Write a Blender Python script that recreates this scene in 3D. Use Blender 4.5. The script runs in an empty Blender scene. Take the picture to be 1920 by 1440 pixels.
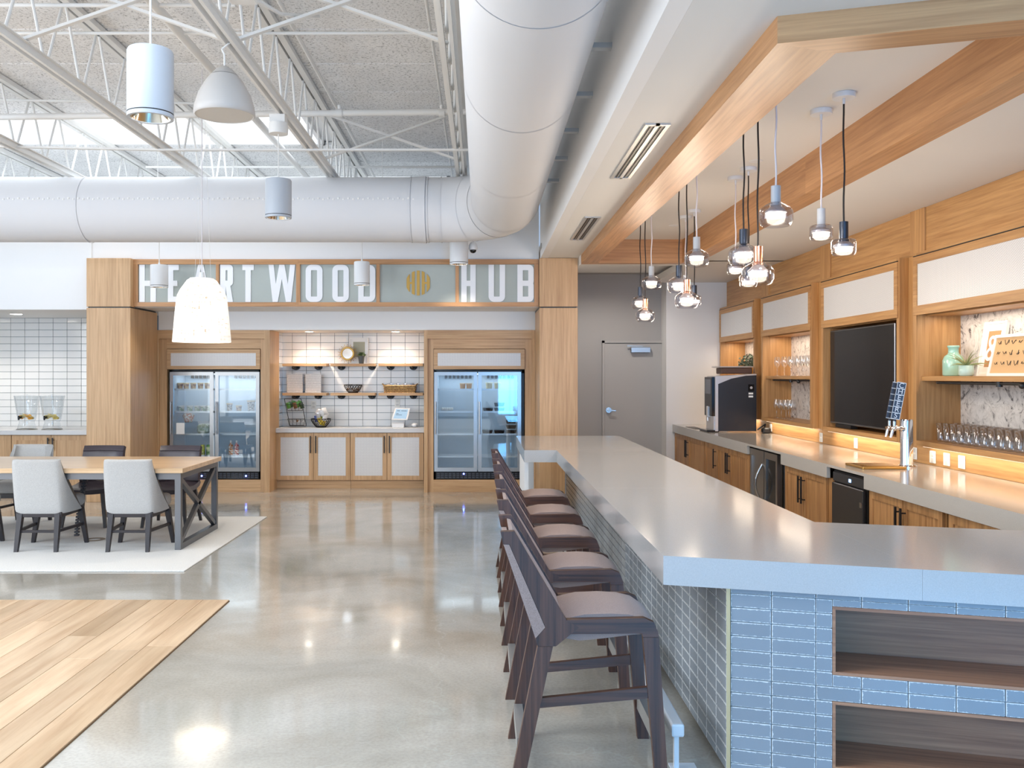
import bpy, bmesh, math, random
from mathutils import Vector, Matrix
random.seed(7)
ORD = ['first','second','third','fourth','fifth','sixth','seventh','eighth','ninth','tenth','eleventh','twelfth','thirteenth','fourteenth']
scene = bpy.context.scene
COL = scene.collection
PI = math.pi

# ---------------------------------------------------------------- camera
FPX, U0, V0, HC = 1700.0, 904.0, 704.0, 1.65      # focal in px (1920 wide), vanishing point, eye height
cam_d = bpy.data.cameras.new('camera'); cam = bpy.data.objects.new('camera', cam_d); COL.objects.link(cam)
cam_d.sensor_width = 36.0; cam_d.sensor_fit = 'HORIZONTAL'
cam_d.lens = FPX / 1920 * 36.0
cam_d.shift_x = (960 - U0) / 1920.0
cam_d.shift_y = -(720 - V0) / 1920.0
cam_d.clip_start = 0.05; cam_d.clip_end = 200
cam.location = (0, 0, HC); cam.rotation_euler = (PI / 2, 0, 0)
scene.camera = cam

# ---------------------------------------------------------------- world, exposure, daylight
scene.view_settings.view_transform = 'Standard'
scene.view_settings.look = 'None'
scene.view_settings.exposure = 0.35
scene.view_settings.gamma = 1.0
scene.view_settings.use_curve_mapping = False
W = bpy.data.worlds.new('sky'); scene.world = W; W.use_nodes = True
bg = W.node_tree.nodes['Background']; bg.inputs[0].default_value = (0.55, 0.72, 1.0, 1); bg.inputs[1].default_value = 0.6

def area(name, loc, rot, sx, sy, power, col):
    d = bpy.data.lights.new(name, 'AREA'); d.shape = 'RECTANGLE'; d.size = sx; d.size_y = sy
    d.energy = power; d.color = col
    o = bpy.data.objects.new(name, d); COL.objects.link(o); o.location = loc; o.rotation_euler = rot
    return o
def point(name, loc, power, col, r=0.03):
    d = bpy.data.lights.new(name, 'POINT'); d.energy = power; d.color = col; d.shadow_soft_size = r
    o = bpy.data.objects.new(name, d); COL.objects.link(o); o.location = loc
    return o
def spot(name, loc, power, col, ang, blend=0.6, r=0.04, tilt=(0, 0, 0)):
    d = bpy.data.lights.new(name, 'SPOT'); d.energy = power; d.color = col; d.spot_size = math.radians(ang)
    d.spot_blend = blend; d.shadow_soft_size = r
    o = bpy.data.objects.new(name, d); COL.objects.link(o); o.location = loc; o.rotation_euler = tilt
    return o
DAY = (0.80, 0.90, 1.0); BLUE = (0.12, 0.48, 1.0); WARM = (1.0, 0.83, 0.64)
# daylight entering by the skylight in view and the glazed rear wall; near, far and left lights are added fill
SKY1 = area('daylight_skylight', (-5.1, 11.4, 4.62), (0, 0, 0), 5.8, 1.3, 35, DAY)
FILL_NEAR = area('fill_light_near', (-4.4, 2.9, 4.62), (0, 0, 0), 6.6, 1.4, 240, DAY)  # added fill light for the room, under an unseen added skylight
FILL_FAR = area('fill_light_far', (-4.9, 14.5, 4.62), (0, 0, 0), 8.4, .8, 60, DAY)  # added fill to lift the dark deck beyond the visible skylight
WIN1 = area('daylight_rear_window', (2.2, -2.35, 1.65), (-PI / 2, 0, PI), 3.4, 2.4, 210, BLUE)
FILL_LEFT = area('fill_light_left', (-9.2, 3.0, 2.5), (0, -PI / 2, 0), 3.6, 7.0, 430, (0.88, 0.94, 1.0))  # added fill for the ceiling and left-facing sides, from an unseen opening
WIN3 = area('daylight_rear_window_left', (-5.0, -2.35, 2.0), (-PI / 2, 0, PI), 7.0, 3.0, 90, (0.82, 0.91, 1.0))
scene.cycles.transparent_max_bounces = 32; scene.cycles.max_bounces = 7; scene.cycles.glossy_bounces = 3; scene.cycles.transmission_bounces = 4
scene.cycles.caustics_reflective = False; scene.cycles.caustics_refractive = False

# ---------------------------------------------------------------- mesh helpers
class MB:
    def __init__(s): s.bm = bmesh.new()
    def _xf(s, vs, M):
        if M is not None: bmesh.ops.transform(s.bm, matrix=M, verts=vs)
    def box(s, x0, x1, y0, y1, z0, z1, bev=0.0, M=None, seg=1):
        r = bmesh.ops.create_cube(s.bm, size=1.0); vs = r['verts']
        bmesh.ops.scale(s.bm, vec=(x1 - x0, y1 - y0, z1 - z0), verts=vs)
        bmesh.ops.translate(s.bm, vec=((x0 + x1) / 2, (y0 + y1) / 2, (z0 + z1) / 2), verts=vs)
        if bev > 0:
            es = list({e for v in vs for e in v.link_edges})
            g = bmesh.ops.bevel(s.bm, geom=es, offset=bev, segments=seg, affect='EDGES', profile=0.5)
            vs = list({v for f in g['faces'] for v in f.verts} | {v for v in vs if v.is_valid})
        s._xf(vs, M); return s
    def prism(s, pts, axis, a0, a1, M=None):
        """pts: 2-D outline; axis 'z': (x,y), 'y': (x,z), 'x': (y,z)"""
        def P(p, a):
            if axis == 'z': return (p[0], p[1], a)
            if axis == 'y': return (p[0], a, p[1])
            return (a, p[0], p[1])
        A = [s.bm.verts.new(P(p, a0)) for p in pts]; B = [s.bm.verts.new(P(p, a1)) for p in pts]
        fs = [s.bm.faces.new(A), s.bm.faces.new(B)]
        n = len(pts)
        for i in range(n): fs.append(s.bm.faces.new((A[i], A[(i + 1) % n], B[(i + 1) % n], B[i])))
        bmesh.ops.recalc_face_normals(s.bm, faces=fs)
        s._xf(A + B, M); return s
    def hexa(s, P8):
        v = [s.bm.verts.new(p) for p in P8]
        fs = [s.bm.faces.new([v[i] for i in q]) for q in ((0,1,2,3),(4,5,6,7),(0,1,5,4),(1,2,6,5),(2,3,7,6),(3,0,4,7))]
        bmesh.ops.recalc_face_normals(s.bm, faces=fs); return s
    def taper(s, c0, h0, c1, h1):
        """square bar from centre c0 (half sizes h0=(hx,hy)) to c1"""
        f = lambda c, h: [(c[0]-h[0], c[1]-h[1], c[2]), (c[0]+h[0], c[1]-h[1], c[2]), (c[0]+h[0], c[1]+h[1], c[2]), (c[0]-h[0], c[1]+h[1], c[2])]
        return s.hexa(f(c0, h0) + f(c1, h1))
    def cyl(s, p0, p1, r0, r1=None, n=16, caps=True):
        r1 = r0 if r1 is None else r1
        p0 = Vector(p0); p1 = Vector(p1); d = p1 - p0; L = d.length
        if L < 1e-6: return s
        M = Matrix.Translation((p0 + p1) / 2) @ d.to_track_quat('Z', 'Y').to_matrix().to_4x4()
        bmesh.ops.create_cone(s.bm, cap_ends=caps, cap_tris=False, segments=n, radius1=r0, radius2=r1, depth=L, matrix=M)
        return s
    def tube(s, pts, r, n=8):
        for a, b in zip(pts[:-1], pts[1:]): s.cyl(a, b, r, n=n)
        return s
    def bar(s, p0, p1, w, h):
        p0 = Vector(p0); p1 = Vector(p1); d = p1 - p0
        M = Matrix.Translation((p0 + p1) / 2) @ d.to_track_quat('Z', 'Y').to_matrix().to_4x4()
        return s.box(-w/2, w/2, -h/2, h/2, -d.length/2, d.length/2, M=M)
    def lathe(s, prof, c=(0, 0, 0), n=24, close=False):
        rings = []
        for (r, z) in prof:
            if r < 1e-5: rings.append([s.bm.verts.new((c[0], c[1], c[2] + z))])
            else: rings.append([s.bm.verts.new((c[0] + r * math.cos(2*PI*i/n), c[1] + r * math.sin(2*PI*i/n), c[2] + z)) for i in range(n)])
        if close: rings.append(rings[0])
        fs = []
        for A, B in zip(rings[:-1], rings[1:]):
            for i in range(n):
                j = (i + 1) % n
                q = [A[0]] if len(A) == 1 else [A[i], A[j]]
                q += [B[0]] if len(B) == 1 else [B[j], B[i]]
                if len(q) >= 3: fs.append(s.bm.faces.new(q))
        bmesh.ops.recalc_face_normals(s.bm, faces=fs); return s
    def ball(s, c, r, sc=(1, 1, 1), u=12, v=8):
        M = Matrix.Translation(c) @ Matrix.Diagonal((r*sc[0], r*sc[1], r*sc[2], 1))
        bmesh.ops.create_uvsphere(s.bm, u_segments=u, v_segments=v, radius=1.0, matrix=M); return s
    def quad(s, a, b, c, d):
        s.bm.faces.new([s.bm.verts.new(p) for p in (a, b, c, d)]); return s
    def grid(s, P, smooth=True):
        V = [[s.bm.verts.new(p) for p in row] for row in P]
        for i in range(len(P) - 1):
            for j in range(len(P[0]) - 1): s.bm.faces.new((V[i][j], V[i][j+1], V[i+1][j+1], V[i+1][j]))
        return s
    def mesh(s, name, smooth=False, off=(0, 0, 0)):
        if off != (0, 0, 0): bmesh.ops.translate(s.bm, vec=(-off[0], -off[1], -off[2]), verts=s.bm.verts)
        me = bpy.data.meshes.new(name); s.bm.to_mesh(me); s.bm.free()
        if smooth: 
            me.polygons.foreach_set('use_smooth', [True] * len(me.polygons))
        return me
    def build(s, name, m, parent=None, smooth=False, world=True, auto=None):
        """world=True: coordinates are world coordinates, shifted to the (unrotated) parent's frame"""
        off = (0, 0, 0)
        if parent is not None and world:
            p = parent; a = Vector((0, 0, 0))
            while p is not None: a += p.location; p = p.parent
            off = tuple(a)
        me = s.mesh(name, smooth or auto is not None, off)
        if auto is not None:
            me.set_sharp_from_angle(angle=math.radians(auto))
        me.materials.append(m)
        o = bpy.data.objects.new(name, me); COL.objects.link(o); o.parent = parent
        return o
def inst(name, me, parent, loc, rz=0, scale=(1, 1, 1)):
    o = bpy.data.objects.new(name, me); COL.objects.link(o); o.parent = parent
    a = Vector((0, 0, 0)); p = parent
    while p is not None: a += p.location; p = p.parent
    o.location = Vector(loc) - a; o.rotation_euler = (0, 0, rz); o.scale = scale
    return o
def thing(name, label, cat, loc=(0, 0, 0), rz=0, group=None):
    o = bpy.data.objects.new(name, None); COL.objects.link(o); o.location = loc; o.rotation_euler = (0, 0, rz)
    o.empty_display_size = 0.1
    o['label'] = label; o['category'] = cat
    if group: o['group'] = group
    return o
def tag(o, label, cat, group=None):
    o['label'] = label; o['category'] = cat
    if group: o['group'] = group
    return o
def struct(o): o['kind'] = 'structure'; return o
def dup(root, loc, rz=None, label=None, group=None):
    def cp(o, par):
        c = o.copy(); COL.objects.link(c); c.parent = par
        for ch in o.children: cp(ch, c)
        return c
    r = cp(root, None); r.location = loc
    if rz is not None: r.rotation_euler = (0, 0, rz)
    if label: r['label'] = label
    if group: r['group'] = group
    return r
def PX(u, v, Y): return ((u - U0) * Y / FPX, Y, HC - (v - V0) * Y / FPX)
def ux(u, Y): return (u - U0) * Y / FPX
def vz(v, Y): return HC - (v - V0) * Y / FPX
def yx(u, X): return X * FPX / (u - U0)          # depth on a plane of constant X

# ---------------------------------------------------------------- materials
def S(r, g, b):
    f = lambda c: (c/255)/12.92 if c/255 <= 0.04045 else ((c/255 + 0.055)/1.055)**2.4
    return (f(r), f(g), f(b), 1)
def base(name):
    m = bpy.data.materials.new(name); m.use_nodes = True
    return m, m.node_tree, m.node_tree.nodes['Principled BSDF']
def plain(name, col, rough=0.5, metal=0.0, coat=0.0, spec=None, bump=0.0, bscale=200, emit=None, es=0.0):
    m, t, b = base(name)
    b.inputs['Base Color'].default_value = col; b.inputs['Roughness'].default_value = rough
    b.inputs['Metallic'].default_value = metal; b.inputs['Coat Weight'].default_value = coat
    b.inputs['Coat Roughness'].default_value = 0.08
    if spec is not None: b.inputs['Specular IOR Level'].default_value = spec
    if emit: b.inputs['Emission Color'].default_value = emit; b.inputs['Emission Strength'].default_value = es
    if bump:
        n = t.nodes.new('ShaderNodeTexNoise'); n.inputs['Scale'].default_value = bscale; n.inputs['Detail'].default_value = 2
        c = t.nodes.new('ShaderNodeTexCoord'); t.links.new(c.outputs['Object'], n.inputs['Vector'])
        bp = t.nodes.new('ShaderNodeBump'); bp.inputs['Strength'].default_value = bump; bp.inputs['Distance'].default_value = 0.002
        t.links.new(n.outputs['Fac'], bp.inputs['Height']); t.links.new(bp.outputs['Normal'], b.inputs['Normal'])
    return m
def ramp(t, fac, stops):
    r = t.nodes.new('ShaderNodeValToRGB'); e = r.color_ramp.elements
    e[0].position, e[0].color = stops[0]; e[1].position, e[1].color = stops[-1]
    for p, c in stops[1:-1]:
        k = e.new(p); k.color = c
    t.links.new(fac, r.inputs['Fac']); return r
def mapped(t, scale, coord='Object', rnd=False):
    c = t.nodes.new('ShaderNodeTexCoord'); mp = t.nodes.new('ShaderNodeMapping'); mp.inputs['Scale'].default_value = scale
    t.links.new(c.outputs[coord], mp.inputs['Vector'])
    if rnd:
        oi = t.nodes.new('ShaderNodeObjectInfo'); mu = t.nodes.new('ShaderNodeMath'); mu.operation = 'MULTIPLY'; mu.inputs[1].default_value = 37.0
        t.links.new(oi.outputs['Random'], mu.inputs[0])
        cb = t.nodes.new('ShaderNodeCombineXYZ')
        for i in range(3): t.links.new(mu.outputs[0], cb.inputs[i])
        t.links.new(cb.outputs[0], mp.inputs['Location'])
    return mp
def noise(t, vec, scale, detail=3, rough=0.5, dist=0.0):
    n = t.nodes.new('ShaderNodeTexNoise'); n.inputs['Scale'].default_value = scale; n.inputs['Detail'].default_value = detail
    n.inputs['Roughness'].default_value = rough; n.inputs['Distortion'].default_value = dist
    if vec is not None: t.links.new(vec, n.inputs['Vector'])
    return n
def wood(name, c1, c2, axis, fine=26.0, long=0.9, rough=0.42, knots=False, vary=0.0, coat=0.0):
    m, t, b = base(name)
    sc = {'x': (long, fine, fine), 'y': (fine, long, fine), 'z': (fine, fine, long)}[axis]
    mp = mapped(t, sc, rnd=True)
    n1 = noise(t, mp.outputs[0], 1.6, 5, 0.62, 0.3)
    r = ramp(t, n1.outputs['Fac'], [(0.28, c2), (0.52, tuple((a*0.6+bb*0.4) for a, bb in zip(c1, c2))), (0.72, c1)])
    sc2 = tuple(v*0.16 if v == fine else v*0.5 for v in sc)
    mp2 = mapped(t, sc2, rnd=True); n2 = noise(t, mp2.outputs[0], 1.3, 3, 0.5, 0.9 if knots else 0.2)
    mx = t.nodes.new('ShaderNodeMix'); mx.data_type = 'RGBA'; mx.blend_type = 'MULTIPLY'
    r2 = ramp(t, n2.outputs['Fac'], [(0.3, (0.72, 0.68, 0.62, 1) if knots else (0.86, 0.84, 0.81, 1)), (0.6, (1, 1, 1, 1))])
    mx.inputs['Factor'].default_value = 1.0
    t.links.new(r.outputs[0], mx.inputs['A']); t.links.new(r2.outputs[0], mx.inputs['B'])
    out = mx.outputs['Result']
    if vary:
        oi = t.nodes.new('ShaderNodeObjectInfo'); hs = t.nodes.new('ShaderNodeHueSaturation')
        mr = t.nodes.new('ShaderNodeMapRange'); mr.inputs['To Min'].default_value = 1 - vary; mr.inputs['To Max'].default_value = 1 + vary
        t.links.new(oi.outputs['Random'], mr.inputs['Value']); t.links.new(mr.outputs[0], hs.inputs['Value'])
        t.links.new(out, hs.inputs['Color']); out = hs.outputs['Color']
    t.links.new(out, b.inputs['Base Color'])
    b.inputs['Roughness'].default_value = rough; b.inputs['Coat Weight'].default_value = coat; b.inputs['Coat Roughness'].default_value = 0.15
    bp = t.nodes.new('ShaderNodeBump'); bp.inputs['Strength'].default_value = 0.12; bp.inputs['Distance'].default_value = 0.002
    t.links.new(n1.outputs['Fac'], bp.inputs['Height']); t.links.new(bp.outputs['Normal'], b.inputs['Normal'])
    return m
OK1, OK2 = S(222, 184, 140), S(188, 146, 104)
oak = {a: wood('oak_' + a, OK1, OK2, a) for a in 'xyz'}
OD1, OD2 = S(212, 164, 108), S(172, 124, 74)
oakd = {a: wood('oak_warm_' + a, OD1, OD2, a) for a in 'xyz'}
OB1, OB2 = S(180, 130, 78), S(132, 90, 50)
oakb = {a: wood('oak_beam_' + a, S(212, 162, 114), S(172, 124, 82), a) for a in 'xyz'}
hick = {a: wood('hickory_door_' + a, S(204, 156, 104), S(140, 96, 56), a, fine=18) for a in 'xyz'}
walnut = {a: wood('walnut_' + a, S(104, 70, 54), S(52, 34, 26), a, fine=40, rough=0.38) for a in 'xyz'}
cubby_w = wood('cubby_veneer', S(190, 142, 110), S(140, 98, 76), 'x', fine=34)
plank_m = wood('plank_oak', S(226, 198, 164), S(196, 160, 124), 'y', fine=11, long=0.8, rough=0.38, knots=True, vary=0.10)
tablewood = wood('table_oak', S(228, 196, 158), S(200, 164, 124), 'x', fine=14, rough=0.28, coat=0.3)
white = plain('white_paint', S(238, 238, 238), 0.55)
ceil_m = plain('ceiling_paint', S(232, 230, 226), 0.7)
greyp = plain('grey_paint', S(176, 172, 168), 0.6)
greyd = plain('grey_door_paint', S(182, 178, 173), 0.45)
ductm = plain('duct_fabric', S(226, 226, 228), 0.75, bump=0.05, bscale=8)
steelw = plain('white_steel_paint', S(232, 230, 226), 0.5)
lampw = plain('fixture_white', S(232, 234, 236), 0.4)
black = plain('black_metal', S(28, 27, 27), 0.4)
blackg = plain('black_gloss', S(14, 14, 16), 0.12)
steel = plain('brushed_steel', S(190, 188, 184), 0.28, 1.0)
chrome = plain('chrome', S(225, 225, 228), 0.08, 1.0)
iron = plain('table_iron', S(120, 122, 126), 0.38, 0.75)
brass = plain('brass', S(200, 160, 90), 0.28, 1.0)
gold = plain('gold_film', S(190, 150, 70), 0.35, 0.3)
plaster = plain('outlet_plastic', S(240, 238, 230), 0.35)
greyplas = plain('grey_lamp_metal', S(186, 190, 194), 0.4)
darkplas = plain('dark_lamp_metal', S(62, 68, 80), 0.3, 0.6)
copper = plain('copper_lamp_metal', S(222, 160, 130), 0.2, 1.0)
cordw = plain('cord_white', S(226, 220, 222), 0.6)
cordb = plain('cord_black', S(30, 24, 24), 0.6)
paper = plain('paper_white', S(244, 243, 240), 0.7)
grout_w = plain('grout_blue_grey', S(112, 128, 140), 0.8)
grout_b = plain('grout_light', S(196, 200, 202), 0.8)
tile_w = plain('tile_white', S(240, 240, 238), 0.10, coat=0.3)
def quartz(name, c, rough):
    m, t, b = base(name)
    mp = mapped(t, (1, 1, 1)); n = noise(t, mp.outputs[0], 260, 2, 0.6)
    r = ramp(t, n.outputs['Fac'], [(0.35, tuple(x*0.9 for x in c[:3]) + (1,)), (0.65, c)])
    t.links.new(r.outputs[0], b.inputs['Base Color']); b.inputs['Roughness'].default_value = rough
    return m
q_island = quartz('quartz_island', S(190, 190, 190), 0.12)
q_back = quartz('quartz_back_counter', S(186, 182, 176), 0.14)
q_niche = quartz('quartz_niche', S(226, 226, 226), 0.25)
def tile_blue(nm, ax):
    m, t, b = base(nm)
    mp = mapped(t, (1, 1, 1), 'Generated')
    sep = t.nodes.new('ShaderNodeSeparateXYZ'); t.links.new(mp.outputs[0], sep.inputs[0])
    def edge(o, w):
        a = t.nodes.new('ShaderNodeMath'); a.operation = 'SUBTRACT'; a.inputs[1].default_value = 0.5; t.links.new(o, a.inputs[0])
        c = t.nodes.new('ShaderNodeMath'); c.operation = 'ABSOLUTE'; t.links.new(a.outputs[0], c.inputs[0])
        d = t.nodes.new('ShaderNodeMath'); d.operation = 'SUBTRACT'; d.inputs[0].default_value = 0.5; t.links.new(c.outputs[0], d.inputs[1])
        e = t.nodes.new('ShaderNodeMath'); e.operation = 'DIVIDE'; e.inputs[1].default_value = w; t.links.new(d.outputs[0], e.inputs[0])
        return e.outputs[0]
    mn = t.nodes.new('ShaderNodeMath'); mn.operation = 'MINIMUM'
    t.links.new(edge(sep.outputs[ax], 0.055), mn.inputs[0]); t.links.new(edge(sep.outputs[2], 0.16), mn.inputs[1])
    mo = mapped(t, (1, 1, 1), 'Object', rnd=True); n = noise(t, mo.outputs[0], 90, 4, 0.7)
    ad = t.nodes.new('ShaderNodeMath'); ad.operation = 'ADD'; t.links.new(mn.outputs[0], ad.inputs[0])
    ns = t.nodes.new('ShaderNodeMath'); ns.operation = 'MULTIPLY_ADD'; ns.inputs[1].default_value = 1.9; ns.inputs[2].default_value = -0.95
    t.links.new(n.outputs['Fac'], ns.inputs[0]); t.links.new(ns.outputs[0], ad.inputs[1])
    r = ramp(t, ad.outputs[0], [(0.30, S(206, 210, 212)), (0.42, S(140, 148, 156))])
    oi = t.nodes.new('ShaderNodeObjectInfo'); hs = t.nodes.new('ShaderNodeHueSaturation')
    mr = t.nodes.new('ShaderNodeMapRange'); mr.inputs['To Min'].default_value = 0.95; mr.inputs['To Max'].default_value = 1.05
    t.links.new(oi.outputs['Random'], mr.inputs['Value']); t.links.new(mr.outputs[0], hs.inputs['Value'])
    t.links.new(r.outputs[0], hs.inputs['Color']); t.links.new(hs.outputs['Color'], b.inputs['Base Color'])
    b.inputs['Roughness'].default_value = 0.22
    return m
tile_b = tile_blue('tile_grey_glaze', 0); tile_s = tile_blue('tile_grey_glaze_side', 1)
tile_far = plain('tile_grey_far', S(160, 162, 163), 0.22)
def concrete():
    m, t, b = base('polished_concrete')
    mp = mapped(t, (1, 1, 1)); n1 = noise(t, mp.outputs[0], 0.9, 6, 0.62, 0.6); n2 = noise(t, mp.outputs[0], 60, 3, 0.6)
    r1 = ramp(t, n1.outputs['Fac'], [(0.30, S(164, 158, 146)), (0.5, S(184, 178, 166)), (0.70, S(206, 200, 190))])
    r2 = ramp(t, n2.outputs['Fac'], [(0.3, (0.86, 0.86, 0.86, 1)), (0.6, (1, 1, 1, 1))])
    mx = t.nodes.new('ShaderNodeMix'); mx.data_type = 'RGBA'; mx.blend_type = 'MULTIPLY'; mx.inputs['Factor'].default_value = 1
    t.links.new(r1.outputs[0], mx.inputs['A']); t.links.new(r2.outputs[0], mx.inputs['B'])
    # hairline cracks
    v = t.nodes.new('ShaderNodeTexVoronoi'); v.feature = 'DISTANCE_TO_EDGE'; v.inputs['Scale'].default_value = 0.42
    nd = noise(t, mp.outputs[0], 2.2, 4, 0.6); vm = t.nodes.new('ShaderNodeVectorMath'); vm.operation = 'MULTIPLY_ADD'
    vm.inputs[1].default_value = (0.7, 0.7, 0.7); t.links.new(nd.outputs['Color'], vm.inputs[0]); t.links.new(mp.outputs[0], vm.inputs[2])
    t.links.new(vm.outputs[0], v.inputs['Vector'])
    rc = ramp(t, v.outputs['Distance'], [(0.0, (.4, .4, .4, 1)), (0.0004, (0, 0, 0, 1))])
    mc = t.nodes.new('ShaderNodeMix'); mc.data_type = 'RGBA'; mc.inputs['B'].default_value = S(196, 195, 186)
    t.links.new(rc.outputs[0], mc.inputs['Factor']); t.links.new(mx.outputs['Result'], mc.inputs['A'])
    t.links.new(mc.outputs['Result'], b.inputs['Base Color'])
    rr = ramp(t, n1.outputs['Fac'], [(0.3, (0.09, 0.09, 0.09, 1)), (0.7, (0.15, 0.15, 0.15, 1))])
    t.links.new(rr.outputs[0], b.inputs['Roughness']); b.inputs['Specular IOR Level'].default_value = 0.6
    b.inputs['Coat Weight'].default_value = 0.35; b.inputs['Coat Roughness'].default_value = 0.06
    n3 = noise(t, mp.outputs[0], 1.6, 2, 0.5); bp = t.nodes.new('ShaderNodeBump'); bp.inputs['Strength'].default_value = 0.10; bp.inputs['Distance'].default_value = 0.02
    t.links.new(n3.outputs['Fac'], bp.inputs['Height']); t.links.new(bp.outputs['Normal'], b.inputs['Normal']); t.links.new(bp.outputs['Normal'], b.inputs['Coat Normal'])
    return m
concrete_m = concrete()
def deck():
    m, t, b = base('wood_fibre_deck')
    mp = mapped(t, (1, 1, 1), rnd=True); n = noise(t, mp.outputs[0], 42, 6, 0.8); n2 = noise(t, mp.outputs[0], 1.5, 3)
    r = ramp(t, n.outputs['Fac'], [(0.36, S(142, 141, 139)), (0.48, S(250, 249, 248))])
    r2 = ramp(t, n2.outputs['Fac'], [(0.3, (0.88, 0.88, 0.88, 1)), (0.7, (1, 1, 1, 1))])
    mx = t.nodes.new('ShaderNodeMix'); mx.data_type = 'RGBA'; mx.blend_type = 'MULTIPLY'; mx.inputs['Factor'].default_value = 1
    t.links.new(r.outputs[0], mx.inputs['A']); t.links.new(r2.outputs[0], mx.inputs['B'])
    t.links.new(mx.outputs['Result'], b.inputs['Base Color']); b.inputs['Roughness'].default_value = 0.9
    bp = t.nodes.new('ShaderNodeBump'); bp.inputs['Strength'].default_value = 0.25; bp.inputs['Distance'].default_value = 0.008
    t.links.new(n.outputs['Fac'], bp.inputs['Height']); t.links.new(bp.outputs['Normal'], b.inputs['Normal'])
    return m
deck_m = deck()
def fabric(name, c1, c2, scale=420, rough=0.9, bump=0.4):
    m, t, b = base(name)
    mp = mapped(t, (1, 1, 1)); n = noise(t, mp.outputs[0], scale, 2, 0.7)
    r = ramp(t, n.outputs['Fac'], [(0.35, c2), (0.65, c1)])
    t.links.new(r.outputs[0], b.inputs['Base Color']); b.inputs['Roughness'].default_value = rough
    b.inputs['Sheen Weight'].default_value = 0.2
    bp = t.nodes.new('ShaderNodeBump'); bp.inputs['Strength'].default_value = bump; bp.inputs['Distance'].default_value = 0.002
    t.links.new(n.outputs['Fac'], bp.inputs['Height']); t.links.new(bp.outputs['Normal'], b.inputs['Normal'])
    return m
chairfab = fabric('chair_grey_weave', S(206, 204, 200), S(160, 158, 156))
stoolfab = fabric('stool_mauve_weave', S(178, 154, 144), S(142, 120, 112), 500)
rugm = fabric('rug_pale_wool', S(236, 234, 228), S(206, 204, 200), 160, 0.95, 0.6)
leather = plain('dark_leather', S(64, 56, 62), 0.3, bump=0.15, bscale=60)
legwood = plain('ebonised_leg', S(44, 40, 44), 0.35)
def perf():
    m, t, b = base('perforated_white')
    mp = mapped(t, (330, 330, 330)); sep = t.nodes.new('ShaderNodeSeparateXYZ'); t.links.new(mp.outputs[0], sep.inputs[0])
    ad = t.nodes.new('ShaderNodeMath'); ad.operation = 'ADD'; t.links.new(sep.outputs[0], ad.inputs[0]); t.links.new(sep.outputs[1], ad.inputs[1])
    s1 = t.nodes.new('ShaderNodeMath'); s1.operation = 'SINE'; t.links.new(ad.outputs[0], s1.inputs[0])
    s2 = t.nodes.new('ShaderNodeMath'); s2.operation = 'SINE'; t.links.new(sep.outputs[2], s2.inputs[0])
    mu = t.nodes.new('ShaderNodeMath'); mu.operation = 'MULTIPLY'; t.links.new(s1.outputs[0], mu.inputs[0]); t.links.new(s2.outputs[0], mu.inputs[1])
    r = ramp(t, mu.outputs[0], [(0.25, S(236, 236, 236)), (0.5, S(176, 174, 174))])
    t.links.new(r.outputs[0], b.inputs['Base Color']); b.inputs['Roughness'].default_value = 0.35
    return m
perf_m = perf()
def marble():
    m, t, b = base('speckled_marble')
    mp = mapped(t, (1, 1, 1)); n = noise(t, mp.outputs[0], 9, 8, 0.75, 1.6); n2 = noise(t, mp.outputs[0], 3, 3)
    r = ramp(t, n.outputs['Fac'], [(0.38, S(96, 94, 96)), (0.45, S(206, 202, 198)), (0.6, S(228, 224, 220))])
    t.links.new(r.outputs[0], b.inputs['Base Color']); b.inputs['Roughness'].default_value = 0.25
    return m
marble_m = marble()
def thinglass(name, tint=(1, 1, 1, 1), refl=1.0, rough=0.02, f0=0.05, power=4.0):
    """single-sheet glass: tinted see-through plus a Schlick-like reflection that is the same from both sides"""
    m = bpy.data.materials.new(name); m.use_nodes = True; t = m.node_tree; t.nodes.clear()
    o = t.nodes.new('ShaderNodeOutputMaterial'); mx = t.nodes.new('ShaderNodeMixShader')
    tr = t.nodes.new('ShaderNodeBsdfTransparent'); tr.inputs[0].default_value = tint
    gl = t.nodes.new('ShaderNodeBsdfGlossy'); gl.inputs['Roughness'].default_value = rough; gl.inputs[0].default_value = (refl, refl, refl, 1)
    lw = t.nodes.new('ShaderNodeLayerWeight'); lw.inputs['Blend'].default_value = 0.5
    pw = t.nodes.new('ShaderNodeMath'); pw.operation = 'POWER'; pw.inputs[1].default_value = power; t.links.new(lw.outputs['Facing'], pw.inputs[0])
    ma = t.nodes.new('ShaderNodeMath'); ma.operation = 'MULTIPLY_ADD'; ma.inputs[1].default_value = 0.75; ma.inputs[2].default_value = f0; t.links.new(pw.outputs[0], ma.inputs[0])
    t.links.new(ma.outputs[0], mx.inputs[0]); t.links.new(tr.outputs[0], mx.inputs[1]); t.links.new(gl.outputs[0], mx.inputs[2])
    t.links.new(mx.outputs[0], o.inputs[0]); return m
pane = thinglass('door_glass', (0.93, 0.96, 0.97, 1), 1.0, 0.02, 0.09)
clear = thinglass('drinking_glass', (0.93, 0.94, 0.95, 1), 1.0, 0.03, 0.13, 2.2)
smoke = thinglass('smoked_glass', (0.72, 0.72, 0.76, 1), 1.0, 0.02, 0.09, 3.0)
acryl = thinglass('clear_acrylic', (0.94, 0.955, 0.965, 1), 1.0, 0.05, 0.05)
def emis(name, col, s):
    m = bpy.data.materials.new(name); m.use_nodes = True; t = m.node_tree; t.nodes.clear()
    o = t.nodes.new('ShaderNodeOutputMaterial'); e = t.nodes.new('ShaderNodeEmission'); e.inputs[0].default_value = col; e.inputs[1].default_value = s
    t.links.new(e.outputs[0], o.inputs[0]); return m
bulb = emis('warm_bulb', (1, 0.86, 0.68, 1), 14)
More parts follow.
